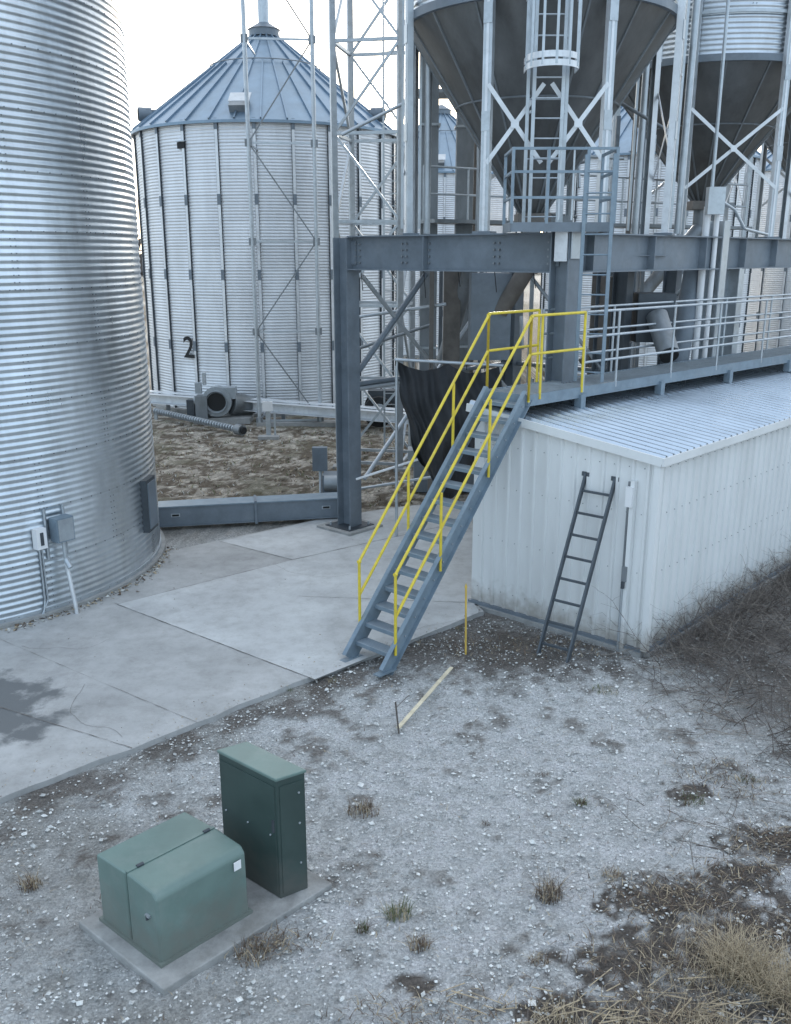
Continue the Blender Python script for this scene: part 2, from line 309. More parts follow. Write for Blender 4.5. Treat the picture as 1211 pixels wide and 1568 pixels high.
for i in range(700):
    a=random.uniform(-1.9,.2); r=R1+.1+abs(random.gauss(0,.10)); s_=random.uniform(.015,.05)
    p=P(c1[0]+r*math.cos(a),c1[1]+r*math.sin(a),zt)
    vs=[p+V3((random.uniform(-s_,s_),random.uniform(-s_,s_),random.uniform(0,s_))) for _ in range(4)]
    mb.add(vs,[(0,1,2),(0,2,3),(0,3,1),(1,2,3)],random.choice(['litter','stone','straw']))
for i in range(900):
    x=random.uniform(-6,1.5); y=random.uniform(8,18)
    if padline(x,y)>-.05 or math.hypot(x-c1[0],y-c1[1])<4.2: continue
    if random.random()<.7: k_=random.random()**2*.5; q=P(-4.12,8.36).lerp(P(1.39,13.56),random.random()); x=q.x-.686*k_; y=q.y+.727*k_
    s_=random.uniform(.005,.016); p=P(x,y,zt+.006); vs=[p+V3((random.uniform(-s_,s_),random.uniform(-s_,s_),random.uniform(0,s_))) for _ in range(4)]
    mb.add(vs,[(0,1,2),(0,2,3),(0,3,1),(1,2,3)],random.choice(['litter','stone','straw']))
mb.obj('gravel_debris')

mb=MB()
def onbin(a,dr,z): return P(c1[0]+(R1+dr)*math.cos(a),c1[1]+(R1+dr)*math.sin(a),z)
aa=-math.radians(37)
o=V3((math.cos(aa),math.sin(aa),0)); t=V3((-o.y,o.x,0))
p=onbin(aa,.14,1.42)
mb.box(p,t*.30,o*.2,zz*.38,'stair'); mb.box(p+o*.107,t*.26,o*.012,zz*.34,'motor'); 
p2=onbin(aa-.085,.08,1.33); mb.box(p2,t*.17,o*.12,zz*.32,'label'); mb.box(p2+o*.065,t*.05,o*.02,zz*.2,'darksteel')
mb.beam(onbin(aa-.05,.03,.95),onbin(aa-.05,.03,1.75),.04,.03,'galv'); mb.beam(onbin(aa+.03,.03,.95),onbin(aa+.03,.03,1.75),.04,.03,'galv')
mb.tube(p-zz*.2,p-zz*.55+o*.02,.032,'galv'); mb.tube(p-zz*.5+o*.02,p+o*.12-zz*.62,.042,'galv'); 
mb.path([p-zz*.55+o*.02,p+o*.08-zz*.85,p+o*.16-zz*1.25,p+o*.17-zz*1.38],.032,'galvbright')
mb.path([onbin(aa-.085,.03,1.17),onbin(aa-.085,.03,.3),onbin(aa-.10,.06,.06)],.014,'galv')
mb.path([onbin(aa-.075,.03,1.17),onbin(aa-.072,.03,.3),onbin(aa-.11,.06,.06)],.014,'galv')
mb.obj('electrical_box')
mb=MB(); a2=-math.radians(3); o=V3((math.cos(a2),math.sin(a2),0)); t=V3((-o.y,o.x,0)); p=onbin(a2,.05,1.2)
mb.box(p,t*.50,o*.12,zz*.95,'darksteel'); mb.box(p+o*.07,t*.42,o*.02,zz*.82,'bluegrey'); mb.obj('wall_hatch')

# ------------------------------------------------------------------ far bins
def big_bin(c,R,zeave,zpeak,nst=24,ph=0.0,vents=()):
    e=empty('grain_bin')
    corr_cyl('corrugated_wall',c,R,.1,zeave,.1015,.012,96,M['galvfar'],e,4,.812,24,int(R*100),.10,.9)
    m=MB()
    for i in range(nst):
        a=2*math.pi*(i+ph)/nst; o=V3((math.cos(a),math.sin(a),0)); t=V3((-o.y,o.x,0)); B=P(c[0],c[1])
        z=.1
        while z<zeave-.05:
            z2=min(z+2.43,zeave-.02)
            m.box(B+o*(R+.075)+V3((0,0,(z+z2)/2)),t*.10,o*.008,V3((0,0,z2-z)),'galvbright')
            m.box(B+o*(R+.035)+t*.052+V3((0,0,(z+z2)/2)),t*.006,o*.085,V3((0,0,z2-z)),'darksteel')  # both stiffener sides coloured dark to paint in their shadow
            m.box(B+o*(R+.035)-t*.052+V3((0,0,(z+z2)/2)),t*.006,o*.085,V3((0,0,z2-z)),'darksteel')
            m.box(B+o*(R+.085)+V3((0,0,z2-.12)),t*.12,o*.01,V3((0,0,.34)),'bluegrey')
            z=z2
    ring(m,c,R-.3,R+.2,-.2,.12,'concold')
    m.obj('wall_stiffeners',e)
    r=MB(); Re=R+.16; ze=zeave-.03; nr=36; rp=.45
    sl=(zpeak-ze)/(Re-rp)
    cone(r,c,Re,ze,rp,zpeak,'roofshade',nr*2,False)
    cone(r,c,Re,ze-.09,Re,ze,'roofshade',nr*2,False)
    cone(r,c,R-.05,ze-.09,Re,ze-.09,'galvdull',nr*2,False)
    for i in range(nr):
        a=2*math.pi*(i+.5)/nr; o=V3((math.cos(a),math.sin(a),0)); B=P(c[0],c[1])
        r.beam(B+o*Re+V3((0,0,ze+.03)),B+o*(rp if i%2==0 else R*.42)+V3((0,0,(zpeak if i%2==0 else zpeak-sl*(R*.42-rp))+.03)),.05,.075,'roofshade')
    Rr=R*.42; zr=zpeak-sl*(Rr-rp)+.11
    r.path([P(c[0]+Rr*math.cos(q*math.pi/24),c[1]+Rr*math.sin(q*math.pi/24),zr) for q in range(49)],.02,'galvdull',5)
    cone(r,c,rp+.1,zpeak-.02,rp+.1,zpeak+.22,'bluegrey',32); cone(r,c,rp+.14,zpeak+.22,.12,zpeak+.5,'bluegrey',32)
    for a in vents:
        o=V3((math.cos(a),math.sin(a),0)); t=V3((-o.y,o.x,0)); Rv=R*.93; zv=zpeak-sl*(Rv-rp)
        p=P(c[0],c[1],zv+.22)+o*Rv
        r.tube(p-o*.25,p+o*.2,.24,'bluegrey',18); r.tube(p+o*.2,p+o*.22,.20,'black',18); r.box(p-o*.3-zz*.05,t*.4,o*.5,zz*.4,'bluegrey')
    a=-math.pi/2-.07; o=V3((math.cos(a),math.sin(a),0)); t=V3((-o.y,o.x,0)); Rv=R*.93
    p=P(c[0],c[1],zpeak-sl*(Rv-rp)+.12)+o*Rv
    r.box(p,t*.6,(o-V3((0,0,sl))).normalized()*.55,(o*sl+V3((0,0,1))).normalized()*.28,'galvdull'); r.box(p+V3((0,0,.24))-o*.1,t*.7,(o-V3((0,0,sl))).normalized()*.5,V3((0,0,.05)),'galv')
    r.obj('conical_roof',e)
    return e
c2=(-4.79,36.8); R2=4.79
b2=big_bin(c2,R2,9.75,13.15,ph=.15,vents=(math.pi+.35,-.35,math.pi/2))
m=MB(); m.tube(P(c2[0],c2[1],13.5),P(c2[0],c2[1],14.6),.2,'galv',12); m.tube(P(c2[0],c2[1],14.55),P(c2[0],c2[1],14.75),.27,'galvdull',12)
m.tube(P(c2[0],c2[1],14.7),P(c2[0],c2[1],19),.13,'galv',12)
m.obj('fill_spout',b2)
m=MB()
a=math.atan2(-1,-.55); o=V3((math.cos(a),math.sin(a),0)); t=V3((-o.y,o.x,0)); p=P(c2[0],c2[1],9.0)+o*(R2+.05)
m.box(p,t*.3,o*.08,zz*.2,'black'); m.box(p+V3((0,0,.13)),t*.36,o*.16,zz*.03,'galv'); m.obj('wall_vent',b2)
cu=bpy.data.curves.new('number_two','FONT'); cu.body='2'; cu.size=1.05; cu.extrude=.006; cu.offset=.012; to=bpy.data.objects.new('number_two',cu); bpy.context.collection.objects.link(to)
a=-2.10; o=V3((math.cos(a),math.sin(a),0)); t=V3((-o.y,o.x,0)); cu.materials.append(M['black'])
to.matrix_world=Matrix(((t.x,0,o.x,c2[0]+(R2+.10)*o.x-t.x*.3),(t.y,0,o.y,c2[1]+(R2+.10)*o.y-t.y*.3),(0,1,0,2.0),(0,0,0,1))); to.parent=b2
big_bin((2.6,56),4.8,9.75,13.15); big_bin((12.2,46.5),4.9,9.75,13.2,ph=.3); big_bin((23.5,52),4.9,9.75,13.2)  # first bin is added in the gap to block the low sun

m=MB(); fx,fy=-6.1,30.9
m.abox(fx-.7,fx+1.2,fy-.4,fy+.5,0,.2,'concold')
m.tube(P(fx+.1,fy-.4,.75),P(fx+.1,fy+.05,.75),.50,'motor',28); m.tube(P(fx+.1,fy-.42,.75),P(fx+.1,fy-.405,.75),.31,'black',24)
m.tube(P(fx+.1,fy-.50,.75),P(fx+.1,fy-.42,.75),.36,'galv',24,.32,False); m.box((fx+.42,fy-.15,1.03),(.62,0,0),(0,.42,0),(0,0,.38),'motor')
m.tube(P(fx+.5,fy+.0,.65),P(fx+1.2,fy+.5,.5),.40,'galvdull',18,.3)
m.box((fx-.4,fy-.25,.55),(.4,0,0),(0,.5,0),(0,0,.8),'galvdull'); m.tube(P(fx-.65,fy-.35,.8),P(fx-.3,fy-.35,.8),.14,'motor',16); m.box((fx-.5,fy-.3,1.2),(.2,0,0),(0,.18,0),(0,0,.36),'motor')
m.box((fx-.3,fy-.25,1.5),(.12,0,0),(0,.1,0),(0,0,.4),'galv'); m.box((fx-.8,fy-.2,.45),(.25,0,0),(0,.3,0),(0,0,.7),'darksteel')
m.obj('centrifugal_fan')

m=MB()
m.channel(P(-9.2,33.0,.55),P(1.2,28.3,.55),.3,.32,'galvbright'); m.beam(P(-9.2,33.15,.75),P(1.2,28.45,.75),.3,.03,'galvbright')
for t_ in (.1,.3,.52,.74,.93):
    p=P(-9.2,33.1).lerp(P(1.2,28.4),t_); m.beam(p,p+V3((0,0,.5)),.12,.12,'galvdull'); m.box(p+V3((0,0,.03)),(.4,0,0),(0,.4,0),(0,0,.06),'concold')
m.obj('channel_conveyor')
m=MB(); pa,pb=P(-8.3,31.4,.30),P(-5.0,28.4,.22); m.tube(pa,pb,.06,'galvdull',14)
d=(pb-pa).normalized()
for i in range(32):
    q=pa.lerp(pb,i/32); m.tube(q,q+d*.03,.11,'galv',12)
m.tube(pb,pb+d*.3,.17,'galvdull',16); m.tube(pb+d*.3,pb+d*.38,.11,'black',12)
m.beam(pa+V3((0,0,-.30)),pa,.1,.1,'galv'); m.obj('screw_auger')
m=MB(); m.beam(P(-3.95,28.1),P(-3.95,28.1,1.15),.14,.14,'galv'); m.beam(P(-3.75,28.1),P(-3.75,28.1,.8),.06,.06,'galv'); m.beam(P(-4.25,27.9,.05),P(-3.6,27.9,.05),.3,.1,'concold'); m.box((-3.95,28.02,1.0),(.3,0,0),(0,.1,0),(0,0,.3),'label'); m.obj('bollard_post')
m=MB(); m.tube(P(-.55,29.6,.55),P(-.55,29.9,.55),.5,'black',24); m.tube(P(-.55,29.55,.55),P(-.55,29.6,.55),.28,'galv',20); m.box((-.1,30.2,.9),(1.6,0,0),(0,.5,0),(0,0,.6),'darksteel'); m.tube(P(-.55,30.6,.55),P(-.55,30.9,.55),.5,'black',24); m.beam(P(-.55,29.7,.55),P(-.55,30.8,.55),.08,.08,'darksteel'); m.obj('portable_auger_cart')

m=MB(); pa,pb=P(-5.0,18.35,.28),P(-.95,19.1,.30); d=(pb-pa).normalized(); sd=V3((-d.y,d.x,0))
m.beam(pa,pb,.42,.40,'bluegrey'); m.beam(pa+V3((0,0,.21)),pb+V3((0,0,.21)),.5,.025,'stair'); m.beam(pa-V3((0,0,.2)),pb-V3((0,0,.2)),.5,.025,'bluegrey')
for t_ in (.0,.5,1.0): 
    q=pa.lerp(pb,t_); m.box(q,d*.05,sd*.52,V3((0,0,.5)),'bluegrey')
for t_ in (.1,.86):
    q=pa.lerp(pb,t_)-sd*.215; m.box(q+V3((0,0,.02)),d*.18,sd*.012,V3((0,0,.07)),'galv'); m.box(q+V3((0,0,.02))-sd*.008,d*.14,sd*.006,V3((0,0,.04)),'black')
m.obj('drag_conveyor')
m=MB(); m.beam(P(-1.75,20.8),P(-1.75,20.8,.9),.08,.08,'galv'); m.box((-1.75,20.72,.95),(.34,0,0),(0,.18,0),(0,0,.55),'bluegrey'); m.box((-1.45,20.3,.35),(.4,0,0),(0,.5,0),(0,0,.7),'bluegrey'); m.tube(P(-1.6,20.0,.55),P(-1.2,20.0,.55),.17,'motor',14)
m.path([P(-1.75,20.8,.7),P(-1.75,20.6,.1),P(-1.75,20.6,0)],.03,'galv'); m.obj('junction_box')

# ------------------------------------------------------------------ lattice tower and mast
def lattice(corners,z0,z1,bay,leg,br,k='galv'):
    m=MB(); n=len(corners)
    for c in corners: m.angle(P(*c,z0),P(*c,z1),leg,k,.012,(1,.3,0)); m.box((c[0],c[1],z0),(.35,0,0),(0,.35,0),(0,0,.1),'concold')
    z=z0+.15;i=0
    while z<z1-.1:
        z2=min(z+bay,z1)
        for a in range(n):
            p,q=corners[a],corners[(a+1)%n]
            m.beam(P(*p,z),P(*q,z),br,br,k)
            if i%2==0: m.beam(P(*p,z),P(*q,z2),br*.8,br*.8,k)
            else: m.beam(P(*q,z),P(*p,z2),br*.8,br*.8,k)
        z=z2;i+=1
    return m
cs=[(-1.5,24.0),(.12,23.7),(.45,25.3),(-1.15,25.6)]
m=lattice(cs,0,17,2.05,.14,.075)
m.beam(P(-.3,24.6,.3),P(-.3,24.6,17),.05,.05,'galv'); m.beam(P(.05,24.6,.3),P(.05,24.6,17),.05,.05,'galv')
for i in range(56): m.beam(P(-.3,24.6,.4+i*.3),P(.05,24.6,.4+i*.3),.02,.02,'galv')
m.box((.9,24.4,9.3),(.9,0,0),(0,1.0,0),(0,0,.08),'galvdull')
m.obj('lattice_tower')
cs=[(-4.5,30.0),(-2.5,30.2)]
m=MB()
for c in cs[:2]: m.tube(P(*c,0),P(*c,18),.065,'galv')
zl=[.2,3.1,5.9,8.8,11.7,14.6]
for i,z in enumerate(zl):
    m.beam(P(*cs[0],z),P(*cs[1],z),.06,.06,'galv')
    if i+1<len(zl):
        a,b_=(cs[0],cs[1]) if i%2 else (cs[1],cs[0]); m.beam(P(*a,z),P(*b_,zl[i+1]),.04,.04,'galvdull')
    for c in cs[:2]: m.beam(P(*c,z),P(c[0]+(c2[0]-c[0])*.1,32.3,z),.05,.05,'galv'); m.box((c[0],c[1]-.02,z),(.22,0,0),(0,.06,0),(0,0,.22),'galvdull')
m.box((-3.0,30.2,.08),(3.2,0,0),(0,.6,0),(0,0,.14),'concold')
m.obj('pipe_mast')

# ------------------------------------------------------------------ steel support frame
zb=5.53; BH=.62
P1=P(-.95,18.2); P2=P(2.69,15.04); P3=P2+W_*5.4; P4=P1+W_*5.4; P5=P2+W_*10.8; P6=P1+W_*10.8
m=MB()
def zq(p,z): return V3((p.x,p.y,z))
def col(p,z1=zb-BH/2,w=.34,h=.36,k='bluegrey',up=U,z0=.06): m.ibeam(zq(p,z0),zq(p,z1),w,h,k,.022,up)
col(P1,zb+BH/2-.03); m.box(zq(P1,.09),U*.7,W_*.7,zz*.05,'darksteel'); m.box(zq(P1,.07),U*.95,W_*.95,zz*.06,'concold')
for a in (-1,1):
    for b_ in (-1,1): m.tube(zq(P1+U*.27*a+W_*.27*b_,.1),zq(P1+U*.27*a+W_*.27*b_,.18),.025,'galv',6)
col(P2,zb+BH/2+.12,.36,.34); col(P3,zb+BH/2+.3,.30,.32,'galv'); 
for q in (P4,P5,P6): col(q)
col(P1+U*2.4+W_*5.4,zb-.3,.3,.3); col(P2+W_*2.9-U*.6,zb-.3,.26,.3,'darksteel'); col(P3-U*1.2+W_*.6,zb-.3,.26,.3,'bluegrey'); col(P3+W_*.9,zb-.3,.26,.3,'galv')
for a,b_ in ((P1+U*.17,P2-U*.18),(P4,P3-U*.2),(P6,P5),(P2+W_*.19,P3-W_*.16),(P3+W_*.17,P5),(P1+W_*.19,P4),(P4,P6)):
    m.ibeam(zq(a,zb),zq(b_,zb),.30,BH,'bluegrey',.022)
d=(P2-P1).normalized(); L=(P2-P1).length
for t_ in (.04,.96): 
    q=P1+d*L*t_; m.box(zq(q,zb)+(-W_)*.03,d*.22,W_*.03,zz*.42,'bluegrey')
for t_ in (.06,.3,.41,.72,.94):
    for i in range(4):
        q=P1+d*L*t_; m.box(zq(q,zb-.17+i*.11)-W_*.03,d*.03,W_*.04,zz*.03,'galvdull'); m.box(zq(q+d*.1,zb-.17+i*.11)-W_*.03,d*.03,W_*.04,zz*.03,'galvdull')
m.box(zq(P1+U*L*.42,zb),d*.02,W_*.28,zz*(BH-.06),'bluegrey')
for t_ in (.6,2.6,4.6,6.4,8):
    q=P2+W_*t_; m.box(zq(q,zb)+U*.08,W_*.02,U*.14,zz*(BH-.06),'bluegrey')
    for i in range(3): m.box(zq(q+W_*.2,zb-.12+i*.11)+U*.02,W_*.03,U*.03,zz*.03,'galvdull')
m.box(zq(P2+U*.2,zb+.16),W_*.3,U*.02,zz*.5,'galv'); m.box(zq(P2-W_*.21+U*.05,zb+.12),U*.22,W_*.02,zz*.5,'galvbright')
for a,b_ in ((P1,P4),(P4,P3)):
    dd=(b_-a); m.tube(zq(a+dd*.08,1.0),zq(a+dd*.92,5.1),.045,'galv'); m.tube(zq(a+dd*.92,1.0),zq(a+dd*.08,5.1),.045,'galv'); m.tube(zq(a,3.0),zq(b_,3.0),.05,'bluegrey')
m.tube(zq(P1+W_*.3,3.25),zq(P1+W_*2.3,5.1),.06,'bluegrey')
m.tube(zq(P1+W_*.2,2.9),zq(P1+W_*3.3,2.9),.05,'galv')
for i in range(6):
    q=P1.lerp(P2,.08+.16*i); m.tube(zq(q,zb-BH/2),zq(q+U*.05,zb-BH/2-random.uniform(.1,.5)),.008,'black',5)
m.obj('steel_support_frame')
m=MB()
q=P3+V3((-.35,-.25,0)); m.tube(zq(q,2.9),zq(q,6.4),.07,'label',10); m.tube(zq(q+V3((.2,0,0)),2.9),zq(q+V3((.2,0,0)),6.3),.05,'label',10)
m.box(zq(q+V3((.1,-.1,0)),6.5),(.32,0,0),(0,.2,0),(0,0,.5),'galv'); m.path([zq(q+V3((.05,0,0)),6.7),zq(q+V3((.05,0.05,0)),13)],.035,'galv'); m.path([zq(q+V3((.26,0,0)),6.5),zq(q+V3((.6,.2,0)),6.35),zq(q+V3((.9,.4,0)),6.0),zq(q+V3((1.6,1.0,0)),5.9)],.03,'galv'); m.obj('electrical_conduit')

# ------------------------------------------------------------------ hopper silos
def hopper(c,R,zr,ph,zo,seed,front=False):
    e=empty('hopper_silo')
    corr_cyl('corrugated_wall',c,R,zr,zr+6.0,.1015,.011,120,M['galvbin'],e,6,.812,6,seed,.15,.8)
    m=MB(); bolts(m,c,R+.012,zr,zr+4,.812,6,'galvdull',.22,.13,.012)
    ring(m,c,R-.02,R+.06,zr-.12,zr+.02,'bluegrey'); ring(m,c,R-.02,R+.045,zr+.80,zr+.86,'galv')
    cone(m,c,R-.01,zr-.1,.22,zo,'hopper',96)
    cone(m,c,R+.1,zr+6,.3,zr+7.6,'roofshade',48)
    for i in range(16):
        a=2*math.pi*(i+.5)/16; o=V3((math.cos(a),math.sin(a),0)); B=P(c[0],c[1])
        m.beam(B+o*(R-.0)+zz*(zr-.1),B+o*.24+zz*(zo+.0),.035,.03,'galvdull')
    zm=zr-.1-(zr-.1-zo)*.42; Rm=(R-.22)*.58+.22
    m.path([P(c[0]+(Rm+.01)*math.cos(q*math.pi/32),c[1]+(Rm+.01)*math.sin(q*math.pi/32),zm) for q in range(65)],.018,'galvdull',5)
    m.box((c[0],c[1],zo-.1),(.62,0,0),(0,.62,0),(0,0,.2),'rust'); m.box((c[0]+.5,c[1]-.1,zo-.1),(.5,0,0),(0,.12,0),(0,0,.12),'galvdull'); m.tube(P(c[0],c[1],zo-.2),P(c[0],c[1],zo-1.0),.17,'galvdull',14)
    m.obj('cone_and_rings',e)
    m=MB(); B=P(c[0],c[1]); RL=R+.11; legs=[]
    for i in range(8):
        a=math.radians(ph+45*i); o=V3((math.cos(a),math.sin(a),0)); t=V3((-o.y,o.x,0)); q=B+o*RL; legs.append((q,o,t))
        z0,z1=zb+BH/2,zr+4.5
        m.box(q+zz*(z0+z1)/2+o*.05,t*.14,o*.012,zz*(z1-z0),'galv')
        m.box(q+zz*(z0+z1)/2+o*.058,t*.045,o*.012,zz*(z1-z0),'galvbright')
        m.box(q+zz*(z0+z1)/2+t*.07,t*.012,o*.11,zz*(z1-z0),'galv'); m.box(q+zz*(z0+z1)/2-t*.07,t*.012,o*.11,zz*(z1-z0),'galvbright')
        m.box(q+zz*(z0+.02),t*.32,o*.32,zz*.04,'bluegrey'); 
        for zc in (7.6,9.2,10.9): m.box(q+zz*zc+o*.066,t*.15,o*.012,zz*.3,'galv')
    def xb(q,q2,on,za,zc):
        m.beam(q+on*.07+zz*za,q2+on*.07+zz*zc,.012,.07,'galvbright',(0,0,1)); m.beam(q+on*.09+zz*zc,q2+on*.09+zz*za,.012,.07,'galvbright',(0,0,1))
        mid=(q+q2)/2+zz*(za+zc)/2; m.box(mid+on*.10,(q2-q).normalized()*.13,on*.01,zz*.13,'galvbright')
    for i in range(8):
        q,o,t=legs[i]; q2,o2,t2=legs[(i+1)%8]; on=(o+o2).normalized()
        if i==0 and front:
            mid=(q+q2)/2; xb(q,mid-(q2-q).normalized()*.06,on,6.95,8.15); xb(mid+(q2-q).normalized()*.06,q2,on,6.95,8.15)
        elif i%2==0: xb(q,q2,on,6.9,8.5)
        m.ibeam(zq(q,zb+.12),zq(q2,zb+.12),.16,.34,'bluegrey',.015)
    m.obj('support_legs',e)
    return e
cA=(2.62,18.4); RA=2.40
hopper(cA,RA,9.55,243.5,6.25,11,True)
cB=(7.45,23.47); hopper(cB,RA,9.55,243.5,6.75,12)
cC=(12.4,28.4); hopper(cC,RA,9.8,243.5,6.95,13)

def vladder(m,c,wd,z0,z1,k='galv',step=.3,sdir=V3((1,0,0))):
    for s_ in (-.5,.5): m.beam(V3((c[0],c[1],z0))+sdir*wd*s_,V3((c[0],c[1],z1))+sdir*wd*s_,.055,.03,k,(0,1,0))
    for i in range(int((z1-z0)/step)):
        z=z0+.15+i*step; m.tube(V3((c[0],c[1],z))-sdir*wd*.5,V3((c[0],c[1],z))+sdir*wd*.5,.014,k,6)
m=MB(); lc=(2.43,15.78); vladder(m,lc,.46,5.95,14)
vladder(m,(lc[0],lc[1]+.12),.62,5.95,9.5,'galv',.9)
for z in (8.3,8.42,9.3,10.3,11.3,12.3):
    pts=[P(lc[0]+.40*math.cos(a),lc[1]-.25+.42*math.sin(a),z) for a in [math.pi*1.0+math.pi*q/14 for q in range(15)]]; pts=[P(lc[0]-.4,lc[1],z)]+pts+[P(lc[0]+.4,lc[1],z)]
    for a_,b_ in zip(pts[:-1],pts[1:]): m.beam(a_,b_,.012,.09 if z<8.5 else .05,'galvbright')
for q in range(7):
    a=math.pi+math.pi*q/6; x,y=lc[0]+.4*math.cos(a),lc[1]-.25+.42*math.sin(a); m.beam(P(x,y,8.28),P(x,y,13),.04,.012,'galv',(0,1,0))
for z in (6.8,7.7,8.8,9.6,10.5): 
    m.beam(P(lc[0]-.25,lc[1],z),P(lc[0]-.3,lc[1]+.25,z),.04,.04,'galv'); m.beam(P(lc[0]+.25,lc[1],z),P(lc[0]+.3,lc[1]+.25,z),.04,.04,'galv')
m.obj('caged_ladder')
m=MB(); x0,x1,y0,y1=1.78,3.35,14.72,15.75; zd=5.96
m.abox(x0,x1,y0,y1,zd-.06,zd,'galvdull'); m.beam(P(x0,y0,zd-.05),P(x1,y0,zd-.05),.03,.14,'bluegrey'); m.beam(P(x0,y0,zd-.05),P(x0,y1,zd-.05),.03,.14,'bluegrey'); m.beam(P(x1,y0,zd-.05),P(x1,y1,zd-.05),.03,.14,'bluegrey')
corn=[P(x0,y1),P(x0,y0),P((x0+x1)/2-.25,y0),P((x0+x1)/2+.35,y0),P(x1,y0),P(x1,y1)]
for c in corn: m.beam(zq(c,zd),zq(c,zd+1.1),.045,.045,'stair')
for a,b_ in zip(corn[:-1],corn[1:]):
    for h in (.38,.75,1.08): m.beam(zq(a,zd+h),zq(b_,zd+h),.038,.038,'stair')
for x in (2.3,2.5,2.7): m.beam(P(x,y0+.01,zd+.05),P(x,y0+.01,zd+1.08),.025,.025,'galv')
m.obj('service_deck')
m=MB(); vladder(m,(3.08,14.62),.42,3.55,6.95,'stair',.3,V3((.94,-.34,0))); m.obj('fixed_ladder')

m=MB()
for ex,ey in ((.75,21.6),(1.55,21.9)):
    m.abox(ex-.19,ex+.19,ey-.2,ey+.2,.3,18,'galvdull')
    z=1.0
    while z<18: m.abox(ex-.23,ex+.23,ey-.24,ey+.24,z,z+.05,'galv'); z+=2.4
m.abox(.45,1.9,21.3,22.3,0,1.3,'bluegrey'); m.abox(.3,.5,21.4,21.9,.6,1.0,'motor')
m.obj('bucket_elevator')
m=MB()
m.box((4.9,17.9,4.35),(.7,0,0),(0,.7,0),(0,0,.9),'darksteel'); m.tube(P(4.9,17.5,4.4),P(5.0,16.9,3.75),.20,'galvdull',18); m.tube(P(5.0,16.905,3.755),P(5.01,16.85,3.70),.17,'black',18)
m.box((4.2,17.9,4.4),(.5,0,0),(0,.5,0),(0,0,1.4),'rust'); m.box((1.9,18.9,4.3),(.8,0,0),(0,.6,0),(0,0,1.7),'bluegrey'); m.tube(P(2.6,18.4,5.3),P(2.1,18.7,4.4),.17,'rust',14)
m.tube(P(6.0,19.0,5.2),P(5.7,18.6,3.3),.2,'bluegrey',14); m.box((3.4,18.6,4.0),(.35,0,0),(0,.35,0),(0,0,2.4),'darksteel'); m.box((1.2,20.0,4.0),(.35,0,0),(0,.35,0),(0,0,2.4),'rust')
m.tube(P(1.6,19.5,5.4),P(.9,21.3,2.4),.16,'galvdull',14); m.tube(P(7.4,23.4,6.1),P(4.5,22,3),.16,'galvdull',14)
for i in range(16):
    x=random.uniform(.4,6.5); y=random.uniform(19,23); m.beam(P(x,y,0),P(x,y,random.choice([5.2,5.3,8.5])),.09,.09,random.choice(['galv','bluegrey','galvdull','rust']))
for i in range(14):
    x=random.uniform(.3,5.5); y=random.uniform(19.5,23); z=random.uniform(2.5,9); m.tube(P(x,y,z),P(x+random.uniform(-2,2),y+random.uniform(-.6,.6),z+random.uniform(-1.6,1.6)),.04,random.choice(['galv','galvdull']),6)
m.obj('conveying_equipment')
m=MB()
z=6.2
m.beam(P(.6,20.9,z),P(9.5,26.5,z),.9,.08,'galvdull')
for i in range(10):
    p=P(.6,20.5,z).lerp(P(9.5,26.1,z),i/9); m.tube(p,p+zz*1.1,.025,'galv',6)
for h in (.55,1.1): m.tube(P(.6,20.5,z+h),P(9.5,26.1,z+h),.025,'galv',6)
m.obj('rear_walkway')
m=MB()
for x,y in ((.28,19.2),(.62,19.0),(5.6,19.0),(5.15,20.6)): m.tube(P(x,y,5.9),P(x+.05,y,16),.07,'galv',10); m.beam(P(x-.15,y,6),P(x-.1,y,16),.05,.05,'galv')
m.obj('vertical_downpipes')

nx,nz=60,44; vv=[]
for j in range(nz+1):
    for i in range(nx+1):
        s_=i/nx; t_=j/nz
        top=3.55-.16*abs(math.sin(s_*math.pi*2.0))-.04*s_
        bot=.62+1.35*s_**1.6+.10*math.sin(s_*11)
        if s_<.3: bot+=(.3-s_)*3.2
        z=top+(bot-top)*t_
        x=.0+1.95*s_+.45*t_*(1-s_)*(.6+.4*t_)
        bel=math.sin(math.pi*min(1,t_*1.05))
        y=17.6-.54*s_-.45*bel*math.sin(math.pi*s_)+.07*math.sin(s_*19+t_*6)*(.4+t_)+.05*math.sin(s_*43-t_*9)+.05*math.sin(t_*15+s_*8)
        vv.append((x+.03*math.sin(t_*13+s_*5),y,z))
npmesh('black_tarp',np.array(vv),gridfaces(nz+1,nx+1,False),M['tarp'],True,None)
m=MB(); m.tube(P(0,17.55,3.58),P(2.0,17.05,3.52),.03,'galv'); m.tube(P(.02,17.6,0),P(.02,17.6,3.6),.03,'galv'); m.tube(P(1.95,17.2,0),P(1.95,17.1,3.55),.03,'galv')
m.tube(P(-.8,18.1,1.1),P(1.6,17.6,2.0),.025,'label'); m.tube(P(-.9,19.6,.5),P(1.2,18.6,1.1),.03,'galv')
for i in range(7): q=P(0,17.55,3.58).lerp(P(2.0,17.05,3.52),i/6); m.tube(q,q-zz*.12,.008,'black',5)
m.obj('tarp_frame')

